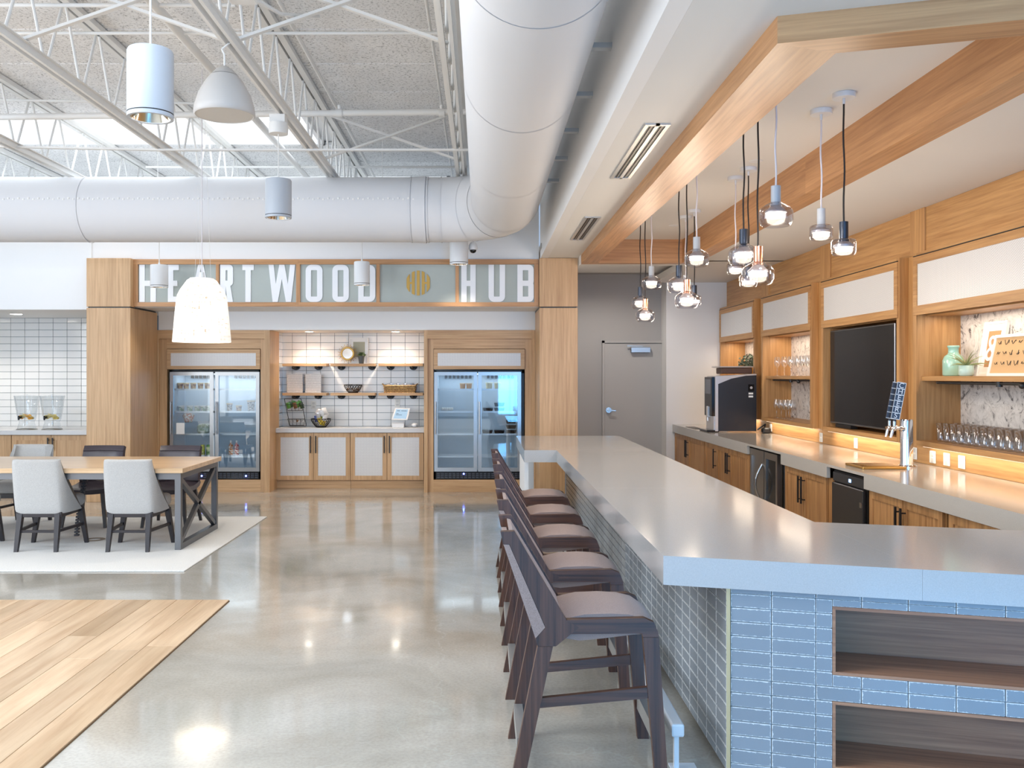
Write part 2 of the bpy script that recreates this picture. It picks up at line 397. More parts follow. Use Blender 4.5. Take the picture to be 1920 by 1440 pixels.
downl = emis('downlight_glow', (1, 0.93, 0.82, 1), 18)
skyl = emis('skylight_glow', (0.92, 0.97, 1, 1), 1.5)
led = emis('blue_led', (0.10, 0.16, 1, 1), 30)
fridge_led = emis('fridge_strip', (0.80, 0.90, 1, 1), 1.3)
screen = emis('tablet_screen', (0.50, 0.68, 0.85, 1), 0.8)

# ================================================================ THE SETTING
XL, XR, YR, YB = -9.5, 4.3, -2.5, 15.0
ZD = 4.72            # roof deck
ZS, ZC, ZBM = 3.18, 3.358, 3.063    # soffit, coffer ceiling, beam bottoms
struct(MB().box(XL, XR + .2, YR, YB + .3, -0.2, 0).build('floor', concrete_m))
struct(MB().box(XL - .2, XL, YR, 3.0 - 3.0, 0, ZD).box(XL - .2, XL, 0, 9, 0, .4).box(XL - .2, XL, 0, 9, 4.4, ZD).box(XL - .2, XL, 9, YB, 0, ZD).build('wall_left', white))  # opening in this unseen wall is added for the left fill light
rear = struct(MB().box(XL, XR, YR - .2, YR, 0, .3).box(XL, XR, YR - .2, YR, 3.7, ZD).box(XL, -8.0, YR - .2, YR, .3, 3.7).box(3.9, XR, YR - .2, YR, .3, 3.7).build('wall_rear', white))
struct(MB().box(XL, 0.75, YB, YB + .2, 0, ZD).build('wall_far', white))
for i, x in enumerate((-8.0, -5.0, -2.0, 1.0)):
    w = struct(MB().box(x, x + .07, YR - .12, YR - .04, .3, 3.7).box(x + 2.83, x + 2.9, YR - .12, YR - .04, .3, 3.7).box(x, x + 2.9, YR - .12, YR - .04, .3, .37).box(x, x + 2.9, YR - .12, YR - .04, 3.63, 3.7).build('window_%d' % (i + 1), black))
    MB().box(x + .07, x + 2.83, YR - .085, YR - .075, .37, 3.63).build('pane', pane, w)
# bulkhead above the niches (white, partial height) and header over the fridges
struct(MB().box(XL, -5.15, 11.95, 13.86, 2.518, 4.0).box(-5.15, .75, 11.97, 13.86, 2.552, 4.0).box(-4.575, .75, 12.82, 13.86, 2.293, 2.552).build('wall_bulkhead', white))
# back wall of the niches with its tiles
wb = struct(MB().box(XL, .75, 13.672, 13.86, 0, 2.6).build('wall_back', grout_w))
TW, TH = 0.2125, 0.1055
tme = MB().box(-TW/2 + .0025, TW/2 - .0025, -.012, 0, -TH/2 + .0025, TH/2 - .0025, .002).mesh('tile'); tme.materials.append(tile_w)
def tile_field(x_first, x_lo, x_hi, z_lo, z_hi, z_first, parent, Y=13.672):
    k0 = math.floor((x_lo - x_first) / TW) - 1
    for k in range(k0, k0 + 60):
        a, b = max(x_lo, x_first + k*TW), min(x_hi, x_first + (k + 1)*TW)
        if b - a < .02: continue
        for j in range(-30, 30):
            c, d = max(z_lo, z_first + j*TH), min(z_hi, z_first + (j + 1)*TH)
            if d - c < .015: continue
            inst('tile', tme, parent, ((a + b)/2, Y, (c + d)/2), 0, ((b - a)/TW, 1, (d - c)/TH))
# left alcove: grout line at u=20 and v=605; niche: grout line at u=548, v=642
tile_field(ux(20, 13.66), -7.35, ux(162, 11.8) + .22, .885, 2.516, vz(605.3, 13.66), wb)
tile_field(ux(548.0, 13.66), -3.01, -.82, .885, 2.291, vz(642.5, 13.66), wb)
# side return of the niche in the same tile
wr = struct(MB().box(-3.13, -3.016, 13.39, 13.672, .885, 2.293).build('wall_niche_side', grout_w))
sme = MB().box(0, .010, -.134, .134, -TH/2 + .0025, TH/2 - .0025, .002).mesh('tile'); sme.materials.append(tile_w)
z0 = vz(642.5, 13.66)
for j in range(-12, 6):
    c, d = max(.885, z0 + j*TH), min(2.291, z0 + (j + 1)*TH)
    if d - c > .015: inst('tile', sme, wr, (-3.016, 13.531, (c + d)/2), 0, (1, 1, (d - c)/TH))
# hallway with the grey door, end wall of the bar
struct(MB().box(.75, XR, 14.6, 14.8, 0, 3.3).build('wall_hall', greyp))
struct(MB().box(1.0, 1.24, 12.9, 14.6, 0, 3.3).build('wall_hall_left', greyp))
struct(MB().box(.75, XR, 11.57, 14.8, 3.28, 3.34).build('ceiling_hall', greyp))
struct(MB().box(2.885, XR, 14.2, 14.6, 0, 3.28).build('wall_bar_end', white))
dr = struct(MB().box(ux(1133.6, 14.57), ux(1246, 14.57), 14.56, 14.598, .01, 2.165, .002).build('door_1', greyd))
MB().box(ux(1129, 14.57), ux(1133.2, 14.57), 14.54, 14.598, 0, 2.21).box(ux(1246.5, 14.57), ux(1250.6, 14.57), 14.54, 14.598, 0, 2.21).box(ux(1129, 14.57), ux(1250.6, 14.57), 14.54, 14.598, 2.172, 2.21).build('door_frame', greyd, dr)
hx, _, hz = PX(1141, 769, 14.55)
MB().cyl((hx, 14.53, hz), (hx, 14.56, hz), .045, n=20).cyl((hx, 14.50, hz), (hx, 14.53, hz), .016).bar((hx, 14.49, hz), (hx + .11, 14.49, hz - .005), .022, .018).build('door_handle', steel, dr, auto=40)
MB().box(ux(1183, 14.5), ux(1219.5, 14.5), 14.48, 14.56, vz(661, 14.5), vz(651, 14.5), .004).build('door_closer', steel, dr)
MB().bar((ux(1205, 14.5), 14.5, vz(649, 14.5)), (ux(1176, 14.5), 14.5, vz(648.5, 14.5)), .02, .012).build('closer_arm', steel, dr)
# right-hand wall of the bar
rw = struct(MB().box(4.12, XR, YR, 14.2, 0, 3.3).build('wall_right', oakd['y']))
# soffit over the bar: sloping front edge follows the island
ANG = math.radians(-16.2); D2 = Vector((math.cos(ANG), math.sin(ANG))); N2 = Vector((-math.sin(ANG), math.cos(ANG)))
def off(p, s, n): return (p[0] + D2.x*s + N2.x*n, p[1] + D2.y*s + N2.y*n)
BC = (1.257, 3.86)                      # coffer corner
end = off(BC, 2.9, 0)
so = MB()
so.prism([(.86, YR), (4.2, YR), (4.2, end[1] - .03), BC, (1.257, 11.79), (.86, 11.79)], 'z', ZS, ZS + .1)
so.box(2.66, 4.2, 2.9, 11.57, 3.105, 3.2)
so.box(1.2, 2.75, 3.0, 11.57, ZC, ZC + .06)
so.box(1.25, 2.71, 11.521, 11.7, ZBM, ZC + .06).box(1.24, 4.2, 11.56, 14.2, 3.26, 3.36)
struct(so.box(2.7, 4.2, 11.5, 14.2, 3.105, 3.2).build('ceiling_bar', ceil_m))
struct(MB().box(.763, .8595, YR, 11.95, ZS, ZD).build('wall_soffit_face', white))
bl = MB().prism([BC, (1.257, 11.52), (1.45, 11.52), off(BC, .25, .193)], 'z', ZBM, ZC).build('trim_1', oakb['y']); struct(bl)
bf = MB().prism([(0, 0), (2.9, 0), (2.9, .193), (.25, .193)], 'z', ZBM, ZC).build('trim_2', oakb['x']); struct(bf); bf.location = (BC[0], BC[1], 0); bf.rotation_euler = (0, 0, ANG)
struct(MB().box(2.514, 2.71, 3.55, 7.05, ZBM, ZC).build('trim_3', oakb['y']))
struct(MB().box(2.516, 2.71, 7.055, 11.5, ZBM, ZC).build('trim_4', oakb['y']))
struct(MB().box(1.45, 2.514, 11.38, 11.52, ZBM, ZC).build('trim_5', oakb['x']))
# roof deck: separate wood-fibre panels, with the skylight opening left free
dk = struct(MB().box(XL, .8, YR, 2.2, ZD + .06, ZD + .2).box(XL, .8, 3.6, 10.7, ZD + .06, ZD + .2).box(XL, .8, 12.1, 13.95, ZD + .06, ZD + .2).box(-.5, .8, 13.95, YB + .2, ZD + .06, ZD + .2).box(-2.1, .8, 10.7, 12.1, ZD + .06, ZD + .2).box(-1.0, .8, 2.2, 3.6, ZD + .06, ZD + .2).build('ceiling', white))
JX = [-6.52, -4.95, -3.40, -1.83, -0.25]
bays = [(-9.45, -8.1), (-8.09, -6.53), (-6.51, -4.96), (-4.94, -3.41), (-3.39, -1.84), (-1.82, -.26), (-.24, .74)]
pm = {}
def panel(x0, x1, y0, y1):
    k = (round(x1 - x0, 2), round(y1 - y0, 2))
    if k not in pm:
        me = MB().box(-(x1-x0)/2 + .004, (x1-x0)/2 - .004, -(y1-y0)/2 + .007, (y1-y0)/2 - .007, 0, .055, .010).mesh('deck_panel'); me.materials.append(deck_m); pm[k] = me
    inst('deck_panel', pm[k], dk, ((x0+x1)/2, (y0+y1)/2, ZD))
for (x0, x1) in bays:
    ys = [-2.5, -.1, 2.2] if x1 < -1.0 else [-2.5, -.1, 2.2, 3.6]
    seq = [(a, b) for a, b in zip(ys[:-1], ys[1:])]
    yy = 3.6
    while yy < 10.69: seq.append((yy, yy + .8875)); yy += .8875
    if x0 > -2.2: seq.append((10.7, 12.1))
    seq += [(12.1, 13.0), (13.0, 13.95)]
    for a, b in seq: panel(x0, x1, a, b)
panel(-1.82, -.26, 2.2, 3.6) if False else None
# skylights: framed curb with a diffusing glazing panel; near and far ones added, unseen, for light
for nm, (x0, x1, y0, y1), lab in (('window_5', (-8.1, -2.1, 10.7, 12.1), 1), ('window_6', (-8.0, -1.0, 2.2, 3.6), 2), ('window_7', (-9.4, -.5, 13.96, 15.0), 3)):
    s = struct(MB().box(x0, x1, y0, y0 + .05, ZD, ZD + .35).box(x0, x1, y1 - .05, y1, ZD, ZD + .35).box(x0, x0 + .05, y0, y1, ZD, ZD + .35).box(x1 - .05, x1, y0, y1, ZD, ZD + .35).build(nm, white))
    MB().box(x0 + .05, x1 - .05, y0 + .05, y1 - .05, ZD + .30, ZD + .34).build('glazing', skyl, s)
# base trim along the foot of the island is part of the island

# ================================================================ ROOF STEEL, PIPES, DUCT
ZT, ZB = 4.66, 4.07
chord = MB()
for dx in (-.045, .02):
    chord.box(dx, dx + .025, 3.0, 14.9, -.03, .03)
chord.box(-.07, -.02, 3.0, 14.9, .022, .03).box(.02, .07, 3.0, 14.9, .022, .03)
chord_me = chord.mesh('bottom_chord'); chord_me.materials.append(steelw)
t2 = MB().box(-.07, -.012, 3.0, 14.9, .0, .05).box(.012, .07, 3.0, 14.9, 0, .05).mesh('top_chord'); t2.materials.append(steelw)
def web_me(dy):
    me = MB().cyl((0, 0, 0), (0, dy, ZT - ZB - .01), .0125, n=8).mesh('web_bar'); me.materials.append(steelw); return me
wA, wB = web_me(.27), web_me(-.27)
jl = ['leftmost white steel bar joist under the roof deck', 'white steel bar joist left of the bent brace near the left edge', 'white steel bar joist running behind the large grey cylinder lamp',
      'white steel bar joist carrying the dome speaker', 'white steel bar joist alongside the big round duct']
for x, lb in zip(JX, jl):
    j = thing('bar_joist', lb, 'joist', (x, 3.0, ZB), group='roof joists')
    o = inst('bottom_chord', chord_me, j, (x, 0, ZB)); o = inst('top_chord', t2, j, (x, 0, ZT))
    y = 5.14
    while y < 14.6:
        inst('web_bar', wA, j, (x, y + .02, ZB + .01)); inst('web_bar', wB, j, (x, y + .62, ZB + .01)); y += .64
def brace(p0, p1, lab, w=.042):
    tag(MB().bar(p0, p1, w, w*.5).build('bridging_bar', steelw), lab, 'brace', 'joist bridging')
brace((-3.40, 6.65, ZB + .03), (-1.83, 6.65, ZT - .01), 'diagonal brace rising right across the top of the large cylinder lamp')
brace((-3.40, 6.69, ZT - .01), (-1.83, 6.69, ZB + .03), 'diagonal brace falling right behind the lamp rod')
brace((-1.83, 6.65, ZB + .03), (-.25, 6.65, ZT - .01), 'diagonal brace rising right at the top centre of the ceiling')
brace((-1.83, 6.69, ZT - .01), (-.25, 6.69, ZB + .03), 'diagonal brace falling right towards the duct at the top')
brace((-1.83, 10.3, ZB + .03), (-.25, 10.3, ZT - .01), 'far diagonal brace rising right just above the horizontal duct')
brace((-1.83, 10.34, ZT - .01), (-.25, 10.34, ZB + .03), 'far diagonal brace falling right just above the duct elbow')
tag(MB().bar((-6.5, 9.59, ZB + .03), (-3.40, 9.59, ZB - .035), .04, .02).bar((-3.40, 9.59, ZB - .035), (.1, 9.59, ZB - .035), .04, .02).build('bridging_angle', steelw), 'long horizontal angle tying the joist bottoms together below the skylight', 'brace')
pipe = lambda p0, p1, r, lab, n=12: tag(MB().cyl(p0, p1, r, n=n).build('ceiling_pipe', steelw, auto=50), lab, 'pipe', 'ceiling pipes')
mp_ = thing('sprinkler_main', 'thick sprinkler main crossing the ceiling in front of the skylight', 'pipe', (-6, 9.4, 4.35))
MB().cyl((-7.5, 9.4, 4.30), (.2, 9.4, 4.39), .033, n=14).build('pipe', steelw, mp_, auto=50)
for xx in (-1.48, -.42): MB().cyl((xx - .03, 9.4, 4.37), (xx + .03, 9.4, 4.372), .042, n=14).cyl((xx, 9.4, 4.34), (xx, 9.4, 4.45), .02).build('coupling', steelw, mp_, auto=50)
pipe((-7, 6.98, 4.5), (-1.9, 6.98, 4.5), .016, 'thin pipe along the very top left of the ceiling')
pipe((-7, 7.55, 4.5), (-.25, 7.55, 4.5), .014, 'thin pipe crossing just above the dome speaker')
pipe((-7, 9.46, 4.56), (-3.0, 9.7, 4.56), .013, 'thin pipe running left just above the sprinkler main')
pipe((-4.6, 12.4, 4.5), (-.2, 12.4, 4.5), .016, 'thin pipe low over the horizontal duct')
pipe((-2.52, 4, 4.5), (-2.52, 14.5, 4.5), .04, 'thick pipe running away between the lamp and the dome speaker')
pipe((-.44, 4, 4.60), (-.44, 14.5, 4.60), .014, 'thin conduit running away close to the round duct')
pipe((-1.60, 4, 4.60), (-1.60, 14.5, 4.60), .018, 'conduit running away beside the joist with the speaker')
jb = thing('junction_box', 'small square junction box on the joist at the top edge', 'junction box', (-1.55, 6.1, 4.0))
MB().box(-1.66, -1.48, 5.85, 6.0, 4.10, 4.16, .008).build('box', steelw, jb)
MB().tube([(-1.5, 6.0, 4.14), (-1.42, 6.4, 4.2), (-1.30, 7.2, 4.5)], .014).build('conduit', steelw, jb)
# fabric duct: cross run + elbow + run towards the camera
DR, DXC, DZ, DY = .385, .262, 3.64, 10.9
dct = thing('fabric_duct', 'big white round fabric air duct with a right-angle elbow', 'duct', (DXC, DY, DZ))
R = .75
MB().cyl((-9.4, DY, DZ), (DXC - R, DY, DZ), DR, n=56, caps=False).build('cross_run', ductm, dct, smooth=True)
MB().cyl((DXC, -2.4, DZ), (DXC, DY - R, DZ), DR, n=56, caps=False).build('long_run', ductm, dct, smooth=True)
def gore(a0, a1, rr=DR, name='elbow_gore'):
    P = []
    for k in range(3):
        a = a0 + (a1 - a0) * k / 2
        cx, cy = DXC - R + R*math.cos(a), DY - R + R*math.sin(a)
        P.append([(cx + rr*math.cos(p)*math.cos(a), cy + rr*math.cos(p)*math.sin(a), DZ + rr*math.sin(p)) for p in [2*PI*i/48 for i in range(49)]])
    MB().grid(P).build(name, ductm, dct, smooth=True)
for k in range(3): gore(k*PI/6, (k + 1)*PI/6, DR + .002*(k % 2))
for k in range(4): gore(k*PI/6 - .008, k*PI/6 + .008, DR + .008, 'seam_band')
def seam(x): MB().cyl((x - .008, DY, DZ), (x + .008, DY, DZ), DR + .007, n=56, caps=False).build('seam_band', ductm, dct, smooth=True)
for x in (DXC - R - .16, DXC - R - .36, -4.72): seam(x)
MB().cyl((DXC - R - .34, DY, DZ), (DXC - R - .18, DY, DZ), DR + .004, DR + .012, n=56, caps=False).build('clamp_sleeve', ductm, dct, smooth=True)
for y in (DY - R - .02, 8.2, 6.0, 4.2): MB().cyl((DXC, y - .006, DZ), (DXC, y + .006, DZ), DR + .004, n=56, caps=False).build('seam_band', ductm, dct, smooth=True)
hole = MB()
aa = math.radians(180 - 3)
x = -6.6
hk = 0
while x < -.75:
    for da in ((-.012, .012)[hk % 2],):
        hole.box(x - .009, x + .009, DY - DR*math.cos(.06 + da) - .004, DY - DR*math.cos(.06 + da) + .004, DZ + .06 + .5*da - .009, DZ + .06 + .5*da + .009)
    hk += 1; x += .058
ho = hole.build('air_holes', paper, dct); ho['kind'] = 'stuff'
for k, x in enumerate((-1.2, -3.9)):
    tag(MB().cyl((x, DY, DZ + DR), (x, DY, ZD - .02), .004, n=6).build('duct_hanger', black if False else steelw), ('thin hanger wire dropping to the duct right of the far brace', 'thin hanger wire dropping to the duct at the left')[k], 'hanger', 'duct hangers')
for k in range(5):
    y = 5.32 + .92*k
    tag(MB().box(.42, .763, y, y + .06, 3.575, 3.605).build('duct_bracket', greyplas), 'flat grey bracket between the long duct and the soffit, %s from the camera' % ('nearest', 'second', 'third', 'fourth', 'farthest')[k], 'bracket', 'duct brackets')

# ================================================================ COLUMNS, SIGN, FRIDGE SURROUNDS
def column(x0, x1, lab):
    c = thing('wood_column', lab, 'column', ((x0 + x1)/2, 12.3, 0))
    MB().box(x0, x1, 11.8, 12.78, 0, 2.53, .003).build('lower_cladding', oak['z'], c)
    MB().box(x0 + .015, x1 - .015, 11.815, 12.76, 2.53, 2.546).build('shadow_gap', black, c)
    MB().box(x0, x1, 11.8, 11.962, 2.546, 3.178, .003).build('upper_cladding', oak['z'], c)
column(-5.15, -4.578, 'square oak-clad column beside the beverage dispensers')
column(.7476, 1.2446, 'square oak-clad column next to the grey door')
sg = thing('lobby_sign', 'glazed oak sign band with large white letters and a gold round logo', 'sign', (-1.9, 11.9, 2.55))
SY = 11.93
xs = [(260, 406), (412, 556), (563.5, 706), (712.5, 854), (860.5, 1001.5)]
zt0, zt1 = vz(567, SY), vz(496, SY)
SB, ST = 2.556, 3.176
MB().box(ux(251, SY), ux(560, SY), SY - .03, SY + .03, zt1, ST).build('rail', oakb['x'], sg)
MB().box(ux(560.2, SY), ux(1009.5, SY), SY - .03, SY + .03, zt1, ST).build('rail', oakb['x'], sg)
MB().box(ux(251, SY), ux(560, SY), SY - .03, SY + .03, SB, zt0).build('rail', oakb['x'], sg)
MB().box(ux(560.2, SY), ux(1009.5, SY), SY - .03, SY + .03, SB, zt0).build('rail', oakb['x'], sg)
ed = [251] + [e for p in xs for e in p] + [1009.5]
for a, b in zip(ed[0::2], ed[1::2]): MB().box(ux(a, SY), ux(b, SY), SY - .03, SY + .03, zt0, zt1).build('stile', oakb['z'], sg)
signglass = plain('sign_glass', S(176, 184, 180), 0.08, coat=0.5)
for a, b in xs: MB().box(ux(a, SY), ux(b, SY), SY - .004, SY + .004, zt0, zt1).build('glass_panel', signglass, sg)
letm = plain('letter_white', S(244, 245, 248), 0.35)
def arcpts(cx, cy, rx, ry, a0, a1, n=8): return [(cx + rx*math.cos(math.radians(a0 + (a1-a0)*i/n)), cy + ry*math.sin(math.radians(a0 + (a1-a0)*i/n))) for i in range(n + 1)]
def ring_poly(mb, outer, inner, y0, y1):
    n = len(outer)
    for i in range(n):
        j = (i + 1) % n
        mb.prism([outer[i], outer[j], inner[j], inner[i]], 'y', y0, y1)
def rr(x0, x1, z0, z1, r, corners=(1, 1, 1, 1), n=5):
    """rounded rectangle; corners: bl, br, tr, tl"""
    P = []
    for (cx, cz, a, k) in ((x0 + r, z0 + r, 180, 0), (x1 - r, z0 + r, 270, 1), (x1 - r, z1 - r, 0, 2), (x0 + r, z1 - r, 90, 3)):
        if corners[k]: P += arcpts(cx, cz, r, r, a, a + 90, n)
        else: P += [(x0 if k in (0, 3) else x1, z0 if k in (0, 1) else z1)] * (n + 1)
    return P
def letter(ch, x0, x1, z0, z1, y):
    mb = MB(); w = x1 - x0; h = z1 - z0; s = .105*h + .02; ya, yb = y - .012, y; ye = [0]
    B = lambda a, b, c, d: mb.box(a, b, ya, yb, c, d)
    def rnd(xa, xb, za, zb, r, cor):
        ri = max(r - s, .006)
        ye[0] += .0012; ring_poly(mb, rr(xa, xb, za, zb, r, cor), rr(xa + s, xb - s, za + s, zb - s, ri, cor), ya - ye[0], yb)
    zm = (z0 + z1)/2
    if ch == 'H': B(x0, x0 + s, z0, z1); B(x1 - s, x1, z0, z1); B(x0 + s, x1 - s, zm - s/2, zm + s/2)
    elif ch == 'E': B(x0, x0 + s, z0, z1); B(x0 + s, x1, z1 - s, z1); B(x0 + s, x1, z0, z0 + s); B(x0 + s, x1 - .02, zm - s/2, zm + s/2)
    elif ch == 'T': B((x0 + x1)/2 - s/2, (x0 + x1)/2 + s/2, z0, z1 - s); B(x0, x1, z1 - s, z1)
    elif ch == 'O': rnd(x0, x1, z0, z1, w*.36, (1, 1, 1, 1))
    elif ch == 'D': rnd(x0, x1, z0, z1, w*.36, (0, 1, 1, 0))
    elif ch == 'B': rnd(x0, x1, z0, zm + s/2, w*.3, (0, 1, 1, 0)); rnd(x0, x1, zm - s/2, z1, w*.3, (0, 1, 1, 0))
    elif ch == 'R':
        rnd(x0, x1, zm - s/2, z1, w*.3, (0, 1, 1, 0)); B(x0, x0 + s, z0, zm)
        mb.prism([(x0 + s, zm - s/2 + .01), (x0 + 2*s - .01, zm - s/2 + .01), (x1, z0), (x1 - s, z0)], 'y', ya - .003, yb)
    elif ch == 'U':
        r = w*.36; o = [(x0, z1), (x0, z0 + r)] + arcpts(x0 + r, z0 + r, r, r, 180, 270) + arcpts(x1 - r, z0 + r, r, r, 270, 360) + [(x1, z1)]
        ri = max(r - s, .006); i_ = [(x0 + s, z1), (x0 + s, z0 + s + ri)] + arcpts(x0 + s + ri, z0 + s + ri, ri, ri, 180, 270) + arcpts(x1 - s - ri, z0 + s + ri, ri, ri, 270, 360) + [(x1 - s, z1)]
        for k in range(len(o) - 1): mb.prism([o[k], o[k+1], i_[k+1], i_[k]], 'y', ya, yb)
    elif ch == 'A':
        c = (x0 + x1)/2
        mb.prism([(x0, z0), (x0 + s, z0), (c, z1 - s*.6), (c, z1), (c - s*.5, z1)], 'y', ya, yb); mb.prism([(x1, z0), (x1 - s, z0), (c, z1 - s*.6), (c, z1), (c + s*.5, z1)], 'y', ya - .001, yb)
        B(c - w*.3, c + w*.3, z0 + h*.22, z0 + h*.22 + s*.8)
    elif ch == 'W':
        q = w/4; c = (x0 + x1)/2; t_ = s*.95
        for (a, b) in ((x0, x0 + q), (c, x0 + q), (c, x1 - q), (x1, x1 - q)):
            sg_ = 1 if b > a else -1; ye[0] += .0012
            top0, top1 = sorted((a, a + sg_*t_)) if a in (x0, x1) else (a - t_/2, a + t_/2)
            mb.prism([(top0, z1), (top1, z1), (b + t_/2, z0), (b - t_/2, z0)], 'y', ya - ye[0], yb)
    mb.build('letter', letm, sg)
LW = [('H', 262, 293), ('E', 315.5, 336), ('A', 358, 396), ('R', 413.5, 437.5), ('T', 455, 476.5), ('W', 504, 554), ('O', 573.5, 605), ('O', 623.5, 654.5), ('D', 672, 704), ('H', 865, 892), ('U', 916, 947), ('B', 970, 1000.5)]
for ch, a, b in LW: letter(ch, ux(a, SY), ux(b, SY), zt0 + .004, zt1 - .004, SY - .005)
lx, lz, lr = ux(784.3, SY), vz(530.8, SY), 23.3*SY/FPX
logo = MB()
def chordh(x): return math.sqrt(max(lr*lr - x*x, 0))
bw = lr*2/5
for k in range(5):
    a = -lr + k*bw + (.0 if k == 0 else bw*.2); b = -lr + (k + 1)*bw - (0 if k == 4 else bw*.2)
    n = 5; top = [(lx + a + (b-a)*i/n, lz + chordh(a + (b-a)*i/n)) for i in range(n + 1)]; bot = [(p[0], 2*lz - p[1]) for p in reversed(top)]
    pts = top + bot
    if k == 0: pts = pts[1:-1]
    if k == 4: pts = top[:-1] + bot[1:]
    logo.prism(pts, 'y', SY - .014, SY - .005)
for a in (-lr + bw*.8, lr - bw*1.2 ): logo.box(lx + a, lx + a + bw*.4, SY - .014, SY - .005, lz - .012, lz + .012)
logo.build('round_logo', gold, sg)

def surround(uL, uR, flap, lab, fl_lab):
    Y = 12.82
    c = thing('fridge_surround', lab, 'cabinet', (ux((uL + uR)/2, Y), Y, 0))
    x0, x1 = ux(uL, Y), ux(uR, Y); fx0, fx1 = ux(flap[0], Y), ux(flap[1], Y)
    MB().box(x0, fx0, Y + .02, Y + .30, 0, 2.28).build('side_panel', oak['z'], c); MB().box(fx1, x1, Y + .02, Y + .30, 0, 2.28).build('side_panel', oak['z'], c)
    MB().box(x0, x0 + .05, Y - .03, Y + .02, 0, 2.29).build('stile', oak['z'], c); MB().box(x1 - .05, x1, Y - .03, Y + .02, 0, 2.29).build('stile', oak['z'], c)
    MB().box(x0 + .05, x1 - .05, Y - .03, Y + .02, 2.17, 2.29).build('head_rail', oak['x'], c)
    MB().box(fx0, fx1, Y + .02, Y + .30, 2.03, 2.28).build('top_panel', oak['x'], c)
    MB().box(fx0, fx1, Y + .02, Y + .70, 0, .172).build('plinth', oak['x'], c)
    z0, z1 = vz(693, Y), vz(654, Y)
    f = MB().box(fx0 + .004, fx1 - .004, Y + .0, Y + .03, z0 + .004, z1 - .004, .002).build('flap_door', oak['x'], c)
    MB().box(fx0 + .062, fx1 - .062, Y - .004, Y + .004, vz(686, Y), vz(662, Y)).build('flap_panel', perf_m, f)
    return fx0, fx1
A0, A1 = surround(292.5, 503, (312, 488), 'oak surround housing the left glass-door fridge', '')
B0, B1 = surround(795.2, 1003, (812.5, 984.5), 'oak surround housing the right glass-door fridge', '')
# oak jamb of the niche
struct(MB().box(ux(503, 12.82) - .002, -2.998, 12.79, 13.39, 0, 2.29).build('trim_6', oak['z']))

liner = plain('fridge_liner', S(186, 200, 212), 0.35)
alum = plain('fridge_door_frame', S(176, 176, 176), 0.3, 0.9)
wire = plain('fridge_wire', S(206, 212, 218), 0.3, 0.4)
def fridge(x0, x1, lab, doors):
    Y = 12.90; z0, z1 = .176, 1.722
    f = thing('display_fridge', lab, 'fridge', ((x0 + x1)/2, Y + .35, z0))
    MB().box(x0, x0 + .03, Y, Y + .62, z0, z1).box(x1 - .03, x1, Y, Y + .62, z0, z1).box(x0, x1, Y, Y + .62, z1 - .04, z1).box(x0, x1, Y, Y + .62, z0, z0 + .11).build('carcass', black, f)
    MB().box(x0 + .03, x1 - .03, Y + .57, Y + .60, z0 + .11, z1 - .04).box(x0 + .03, x0 + .04, Y + .03, Y + .57, z0 + .11, z1 - .04).box(x1 - .04, x1 - .03, Y + .03, Y + .57, z0 + .11, z1 - .04).box(x0 + .04, x1 - .04, Y + .03, Y + .57, z0 + .11, z0 + .13).build('liner', liner, f)
    g = MB()
    n = 22; w = (x1 - x0 - .06)/n
    gr = MB().box(x0 + .02, x1 - .02, Y - .02, Y, z0 + .004, z0 + .10).build('grille', blackg, f)
    for r_ in range(3):
        for k in range(n): g.box(x0 + .03 + k*w + .006, x0 + .03 + (k + 1)*w - .006, Y - .023, Y - .019, z0 + .015 + r_*.027, z0 + .035 + r_*.027)
    g.build('grille_slots', plain('slot_' + lab[-12:], S(60, 64, 74), 0.4), gr)
    v = MB()
    for dd in doors:
        for k in range(7): v.box(ux(dd[0], Y) + .13 + k*.06, ux(dd[0], Y) + .165 + k*.06, Y + .53, Y + .565, z1 - .115, z1 - .07)
    v.build('fan_vents', black, f)
    MB().box(x0 + .04, x1 - .04, Y + .10, Y + .52, z1 - .06, z1 - .042).build('light_strip', fridge_led, f)
    MB().box((x0+x1)/2 - .012, (x0+x1)/2 + .012, Y + .05, Y + .075, z0 + .2, z1 - .1).build('light_tube', fridge_led, f)
    for (a, b) in doors:
        xa, xb = ux(a, Y - .04), ux(b, Y - .04); za, zb = .288, z1 - .022
        d = MB().box(xa, xa + .05, Y - .045, Y - .003, za, zb).box(xb - .05, xb, Y - .045, Y - .003, za, zb).box(xa + .05, xb - .05, Y - .045, Y - .003, za, za + .055).box(xa + .05, xb - .05, Y - .045, Y - .003, zb - .05, zb).build('door', alum, f)
        MB().box(xa + .05, xb - .05, Y - .03, Y - .022, za + .055, zb - .05).build('door_pane', pane, d)
        MB().cyl((xa + .022, Y - .085, .82), (xa + .022, Y - .085, 1.28), .010).cyl((xa + .022, Y - .085, .85), (xa + .022, Y - .04, .85), .007).cyl((xa + .022, Y - .085, 1.25), (xa + .022, Y - .04, 1.25), .007).build('handle', steel, d, auto=40)
    for zs in (1.45, 1.13, .81, .49):
        sh = MB()
        for k in range(10): sh.box(x0 + .045, x1 - .045, Y + .06 + k*.05, Y + .064 + k*.05, zs - .004, zs)
        for k in range(26):
            xx = x0 + .045 + (x1 - x0 - .09)*k/25; sh.box(xx - .002, xx + .002, Y + .05, Y + .53, zs - .008, zs - .004)
        sh.box(x0 + .045, x1 - .045, Y + .045, Y + .05, zs - .012, zs + .012).build('wire_shelf', wire, f)
    return f, Y
f1, FY = fridge(A0 + .02, A1 - .012, 'left two-door glass fridge stocked with tubs and cans', ((318.4, 400), (403.5, 486.5)))
f2, FY = fridge(B0 + .012, B1 - .012, 'right two-door glass fridge, mostly empty, with black meal trays', ((814, 894.6), (896.4, 977)))
